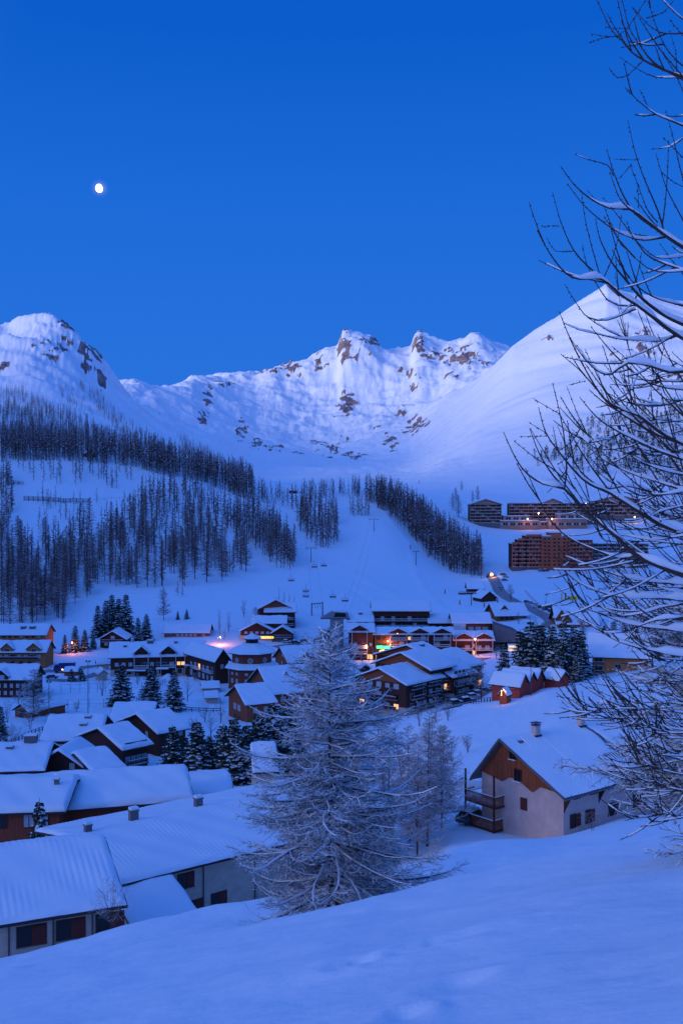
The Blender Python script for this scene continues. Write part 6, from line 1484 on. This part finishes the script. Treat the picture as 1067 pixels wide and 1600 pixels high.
b = MB(); b.box(-3.2,-.2,h0+1.3,9.8,7.2,h0+1.6); b.build("deck", M_METAL, e); b = MB(); b.ex([(2.2,.1,h0+4.62),(8.6,.1,h0+4.22),(8.4,.1,h0+4.7),(2.6,.1,h0+5.1)], (0,6.8,0)); b.build("snow", M_SNOW, e)
house("building", "round ended station kiosk with snow slab roof left of the street row", 500, 1000, 984, 528, 7, .8, 0, 'x', 'conc', 'building', r0=380, snow=.5, ov=.5, rows=[('f',.05,.95,6,2.2,1.1,1.6,'b')])
# piste markers and poles
M_REDP = mat("red_marker", (.65, .05, .03), .6)
mk = [(590,791),(632,818),(643,828),(652,845),(668,868),(695,925),(718,942),(641,855),(612,802),(625,812),(756,946),(777,940)]
mlab = ["beside the crest of the piste","fourth from the top of the piste edge","fifth down the piste edge, where the band of wood begins","beside the lower marker pylon","below the marker pylon at the piste edge","low on the right of the piste, tilted","largest, left of the small hut's pylon","left of the marker pylon","second from the top of the piste edge","third from the top of the piste edge","right of the hut's pylon","beside the road chalet"]
for (px, py), l_ in zip(mk, mlab):
    g = ray(px, py+3, 400)
    if g is None: continue
    h = 7*g.y/F; b = MB(); b.tube([(0,0,-.5),(0,0,h)],[.34,.30],6)
    tag(b.build("piste_marker", M_REDP, loc=g), "red padded piste marker, "+l_, "piste marker", "red piste markers")
# fences on the left slope
def fence(pts, r0, h, label, step=3.0, rails=3, m=M_WDARK, group=None, pr=.09, rr=.05):
    G = [ray(px, py, r0) for px, py in pts]; base = G[0]; e = empty("fence", base, 0, label, "fence", group)
    pm = MB(); pm.box(-pr,-pr,-.6,pr,pr,h); pme = pm.mesh("post", m)
    for a, b_ in zip(G[:-1], G[1:]):
        n = max(1, int((b_-a).length/step)); P_ = [a.lerp(b_, i/n) for i in range(n+1)]
        for p in P_: p.z = gz(p.x, p.y)
        for p in P_[:-1]: link("post", pme, e, p-base)
        for k in range(rails):
            mb = MB(); mb.tube([p-base+Vector((0,0,h*(k+1)/rails-.08)) for p in P_], [rr]*len(P_), 4); mb.build("rail", m, e)
    return e
fence([(38,782),(60,783),(100,786),(140,786)], 500, 3.4, "long dark snow fence across the shelf of the left slope", 4, 4, pr=.2, rr=.16)
fence([(14,757),(38,758)], 500, 3.0, "short snow fence at the upper left of the slope", 4, 3, pr=.2, rr=.16)
fence([(140,784),(175,779),(212,781)], 500, 1.2, "thin rope fence continuing right of the long snow fence", 6, 1)
fence([(96,1084),(140,1082),(190,1082),(238,1083)], 200, 3.0, "tall wire fence on the far side of the tennis court", 2.6, 2, M_METAL, rr=.025, pr=.05)
fence([(90,1108),(140,1106),(185,1106)], 200, 2.6, "wire fence across the middle of the tennis court", 3, 2, M_METAL, rr=.025, pr=.05)
fence([(214,1100),(235,1084),(262,1068)], 200, 2.2, "wire fence climbing the bank right of the tennis court", 3, 2, M_METAL, rr=.03, pr=.06)
fence([(0,1172),(30,1158),(50,1148),(78,1139)], 150, 1.1, "low plank fence in the snow left of the vented roof", 2.4, 2, rr=.06)
fence([(265,1108),(300,1112),(345,1113)], 200, 1.2, "dark plank fence below the courtyard wall", 2, 2, rr=.1)
fence([(820,925),(835,940),(850,957)], 380, 1.3, "red netting fence beside the snowy playground", 4, 1, M_REDP)
fence([(735,1100),(770,1098)], 200, 1.1, "brown rail fence between the flats and the red chalet", 2, 2)
# masts
def mast(px, pyb, pyt, r0, label, r=.12, cat="mast"):
    g = ray(px, pyb, r0); H = (pyb-pyt)/F*g.y; e = empty("floodlight_mast", g, 0, label, cat)
    b = MB(); b.tube([(0,0,-.5),(0,0,H)],[r,r*.6],6); b.build("pole", M_METAL, e)
    b = MB(); b.box(-.7,-.1,H-.1,.7,.1,H+.05); b.build("crossarm", M_METAL, e)
    for s in (-.6,.25): b = MB(); b.box(s,-.3,H+.05,s+.35,.1,H+.4); b.build("floodlight", M_METAL, e)
mast(138, 1118, 1034, 200, "tall floodlight mast standing in the tennis court"); mast(77, 1130, 1066, 200, "floodlight mast beside the long low shed"); mast(192, 1086, 1056, 200, "short mast behind the tennis court")
mast(829, 1087, 1040, 200, "thin wooden pole on the snow beside the red chalet"); mast(853, 950, 930, 400, "pole above the green shelter")
mast(43, 1000, 970, 420, "x") if False else None
g = ray(136, 708, 700); e = empty("radio_mast", g, 0, "tall lattice radio mast rising from the dark belt of wood", "mast"); H = 62*g.y/F
for a in range(4):
    sx, sy = (-1,1)[a % 2]*1.0, (-1,1)[a//2]*1.0; b = MB(); b.tube([(sx,sy,-1),(sx*.45,sy*.45,H)],[.14,.10],4); b.build("leg", M_METAL, e)
b = MB(); n = 16
for i in range(n):
    z0, z1 = H*i/n, H*(i+1)/n; w0, w1 = 1-.55*i/n, 1-.55*(i+1)/n
    b.tube([(-w0,-w0,z0),(w1,-w1,z1)],[.07,.07],3); b.tube([(w0,-w0,z0),(w1,w1,z1)],[.07,.07],3); b.tube([(-w0,-w0,z0),(w0,-w0,z0)],[.07,.07],3)
b.build("bracing", M_METAL, e)['kind'] = 'stuff'
for k, z in enumerate((.97,.86,.74,.62)):
    for s in (-1, 1): b = MB(); b.box(s*.6-.25,-.9,H*z-1,s*.6+.25,-.6,H*z+1); b.build("antenna", M_GREYP, e)
house("hut", "little hut at the foot of the radio mast", 129, 713, 708, 146, 7, 1.6, 0, 'x', 'rust', 'hut', r0=700, snow=.7)
house("chalet", "tiny dark chalet among the trees at the top of the lift line", 452, 771, 766, 464, 8, 2.8, 0, 'x', 'dark', 'chalet', r0=800, snow=.6)

# ================================================================= ROADS
M_ROAD = mat("trodden_brown_snow", (0.34, 0.27, 0.27), .8, var=.35, vscale=.35, bump=.3, bscale=2)
M_ROADL = mat("packed_snow_track", (0.62, 0.58, 0.58), .8, var=.2, vscale=.8, bump=.3, bscale=2)
def road(pts, r0, width, lift=.12, m=None):
    G = [ray(px, py, r0) for px, py in pts]; G = [g for g in G if g is not None]; R_ = resample(G, 4.0); mb = MB(); n = len(R_); K = 4
    for i, p in enumerate(R_):
        d = (R_[min(i+1,n-1)]-R_[max(i-1,0)]); d.z = 0; d.normalize(); s = Vector((d.y,-d.x,0))
        for k in range(K+1):
            q = p+s*width*(k/K-.5); mb.v.append((q.x, q.y, max(gz(q.x,q.y), gz(q.x+.8,q.y), gz(q.x,q.y+.8))+lift))
    for i in range(n-1):
        for k in range(K): mb.f.append((i*(K+1)+k, i*(K+1)+k+1, (i+1)*(K+1)+k+1, (i+1)*(K+1)+k)); mb.m.append(0)
    tag(mb.build("road", m or M_ROAD, smooth=True), kind='structure')
road([(766,899),(772,906),(776,915),(781,925),(792,934),(806,941),(822,948),(838,956),(852,963),(862,972),(850,980),(820,985)], 380, 7)
road([(60,1052),(75,1048),(100,1050),(125,1044),(160,1040),(175,1040)], 250, 6); road([(78,1062),(100,1064),(130,1060),(160,1050)], 250, 4)
road([(430,1012),(470,1008),(510,1012),(560,1022),(620,1033),(700,1032),(760,1030)], 330, 8)
road([(690,1236),(712,1231),(735,1222),(752,1212)], 90, 4, .03, M_ROADL)
road([(700,1108),(735,1094),(775,1076),(790,1062)], 235, 5)

# ================================================================= VEHICLES
CARC = [(.05,.05,.06),(.25,.25,.27),(.5,.5,.52),(.03,.05,.12),(.12,.12,.13)]
_cars = {}
def car_proto(ci):
    if ci in _cars: return _cars[ci]
    m = mat("car_paint", CARC[ci], .4, spec=.5)
    b = MB(); b.ex([(-2.1,-.85,.35),(2.1,-.85,.35),(2.15,-.85,.75),(1.2,-.85,.95),(-1.9,-.85,.98),(-2.15,-.85,.7)], (0,1.7,0)); body = b.mesh("body", m)
    b = MB(); b.add([(-1.8,-.78,.97),(1.0,-.78,.94),(.35,-.62,1.45),(-1.4,-.62,1.45),(-1.8,.78,.97),(1.0,.78,.94),(.35,.62,1.45),(-1.4,.62,1.45)], [(0,1,2,3),(7,6,5,4),(0,4,5,1),(1,5,6,2),(2,6,7,3),(3,7,4,0)]); gl = b.mesh("windows", M_GLASS)
    b = MB(); n = 10; b.add([(.33*math.cos(2*math.pi*k/n),-.1,.33*math.sin(2*math.pi*k/n)) for k in range(n)]+[(.33*math.cos(2*math.pi*k/n),.1,.33*math.sin(2*math.pi*k/n)) for k in range(n)], [tuple(range(n)),tuple(range(2*n-1,n-1,-1))]+[(k,n+k,n+(k+1)%n,(k+1)%n) for k in range(n)]); wh = b.mesh("wheel", M_ROOF)
    s = snow_sheet(1.9, 1.3, lambda x, y: 1.44, .32, nx=4, ny=3, x0=-1.45, y0=-.65, lump=.02).mesh("snow", M_SNOW, True); s2 = snow_sheet(.95, 1.5, lambda x, y: .95-.12*(x-1.1), .2, nx=3, ny=3, x0=1.1, y0=-.75, lump=.02).mesh("hood_snow", M_SNOW, True)
    _cars[ci] = (body, gl, wh, s, s2); return _cars[ci]
def car(px, py, r0, rz, lab, ci, Y=None):
    g = ray(px, py, r0) if Y is None else Vector(((px-CX)/F*Y, Y, gz((px-CX)/F*Y, Y)))
    e = empty("parked_car", g+Vector((0,0,.15)), math.radians(rz), lab, "car", "cars under snow"); body, gl, wh, s, s2 = car_proto(ci)
    link("body", body, e); link("windows", gl, e); link("snow", s, e); link("hood_snow", s2, e)
    for x in (-1.3,1.3):
        for y in (-.8,.8): link("wheel", wh, e, (x,y,.33))
cl = ["first (highest) car of the row along the road","second car of the row along the road","third car of the row along the road","fourth car of the row along the road","fifth car of the row along the road","sixth car of the row along the road","lowest car of the row along the road, nearest the spruces"]
for i, (px, py) in enumerate([(822,942),(829,944),(836,947),(843,950),(850,953),(858,956),(866,960)]): car(px, py, 380, 60+i*3, "snow topped "+cl[i], i % 5)
for i, (px, py) in enumerate([(786,899),(790,903),(788,908),(845,893),(852,893)]): car(px, py, 450, 20, ["car parked beside the bend below the snow plough","second car beside the bend below the snow plough","lowest of three cars beside the bend below the snow plough","car under the red complex, left of two","car under the red complex, right of two"][i], (i*2) % 5)
for i, (px, py) in enumerate([(757,1082),(748,1087),(739,1092),(729,1098),(712,1102)]): car(px, py, 236, 30, ["farthest of the snowed in cars beside the flats","second farthest of the snowed in cars beside the flats","middle one of the snowed in cars beside the flats","second nearest of the snowed in cars beside the flats","nearest of the snowed in cars below the white wall of the flats"][i], i)
car(448, 1005, 350, 5, "white van like car with lit windows on the street beside the small chalet", 2); car(82, 1061, 250, 10, "small snowed in car beside the blue truck", 3); car(738, 1292, 90, 50, "dark car under snow beneath the plank balconies", 0, Y=108)
car(497, 1003, 350, 0, "snowed car on the street left of the great larch's tip", 1)
tr = empty("truck", ray(84, 1052, 300)+Vector((0,0,.2)), math.radians(5), "dark blue truck with glowing lamps in the orange lit street", "truck")
M_BLUE = mat("blue_truck", (.02,.04,.16), .5)
b = MB(); b.box(2,0,.9,7.6,2.4,3.6); b.build("cargo_box", M_BLUE, tr); b = MB(); b.ex([(0,0,.7),(0,0,1.7),(.5,0,2.8),(1.9,0,2.8),(1.9,0,.7)], (0,2.4,0)); b.build("cab", M_BLUE, tr); b = MB(); b.box(0,.2,.5,7.6,2.2,.9); b.build("chassis", M_METAL, tr)
b = MB(); b.ex([(.1,-.02,1.7),(.52,-.02,2.6),(1.7,-.02,2.6),(1.7,-.02,1.7)], (0,.01,0)); b.build("window", M_GLASS, tr)
for x in (1.0,5.4,6.8):
    for y in (.1, 2.2): link("wheel", car_proto(0)[2], tr, (x,y,.4)).scale = (1.4,1.4,1.4)
for x in (3.0,6.5): b = MB(); b.box(x,-.05,.95,x+.5,0,1.3); b.build("side_lamp", M_LAMP, tr)
b = MB(); b.box(2,0,3.6,7.6,2.4,3.9); b.build("snow", M_SNOW, tr)
pl = empty("snow_plough", ray(765, 902, 450)+Vector((0,0,.2)), math.radians(-70), "snow plough with bright headlamps coming down the road", "snow plough")
b = MB(); b.box(-2.5,-1.2,.8,1,1.2,2.2); b.build("body", mat("orange_plough", (.6,.18,.03)), pl); b = MB(); b.box(1,-1.1,.8,2.4,1.1,3.2); b.build("cab", M_GREYP, pl); b = MB(); b.ex([(2.9,-1.9,.1),(3.4,-1.9,.1),(3.1,-1.9,1.5)], (0,3.8,0)); b.build("blade", M_METAL, pl)
for x in (-1.6,1.6):
    for y in (-1.0,1.0): link("wheel", car_proto(0)[2], pl, (x,y,.5)).scale = (1.6,1.6,1.6)
for y in (-.8,.8): ball(.28).build("headlamp", M_LAMPW, pl, (2.6,y,1.9))
lamp_light(pl, (4.5,0,2.0), 4000, (1,.55,.25))
# playground bits in yellow and red on the snow
for px, py, c, lab, h in ((877,938,(.75,.55,.05),"tall yellow post on the playground snow",14),(883,936,(.45,.1,.08),"dark red post beside the yellow one on the playground",12),(890,937,(.75,.5,.05),"yellow climbing block on the playground",6),(897,937,(.75,.55,.05),"second yellow climbing block on the playground",6)):
    g = ray(px, py, 400); q = g.y/F; b = MB(); w = .35 if h > 8 else 1.2; b.box(-w,-w,-.3,w,w,h*q*.7); b.box(-w*1.3,-w*1.3,h*q*.7,w*1.3,w*1.3,h*q*.7+.3); tag(b.build("play_post", mat("play_paint", c, .6), loc=g), lab, "play equipment")

# more cars and a hut along the village street
sl = ["first from the left","second from the left","third from the left","fourth from the left","fifth from the left","sixth from the left","seventh from the left","rightmost"]
for i, (px, py, rz) in enumerate([(462,1006,5),(476,1004,8),(515,1014,80),(528,1018,85),(648,1038,4),(664,1039,2),(682,1039,6),(722,1040,5)]):
    car(px, py, 330, rz, "snow topped car on the village street, "+sl[i], i % 5)
house("kiosk", "small snow roofed kiosk on the street in front of the green lit canopy", 564, 1050, 1044, 578, 4, 1.3, 10, 'y', 'dark', 'hut', r0=300, ov=.6, snow=.5)
house("shelter", "round snow capped booth in the courtyard below the dormered wing", 322, 1098, 1090, 340, 5, 1.0, 10, 'x', 'plaster', 'hut', r0=200, ov=.7, snow=.6)
house("shelter", "upper snow roofed entrance hut beside the courtyard wall", 318, 1082, 1075, 342, 6, 1.2, 12, 'x', 'plaster', 'hut', r0=200, ov=.7, snow=.6)
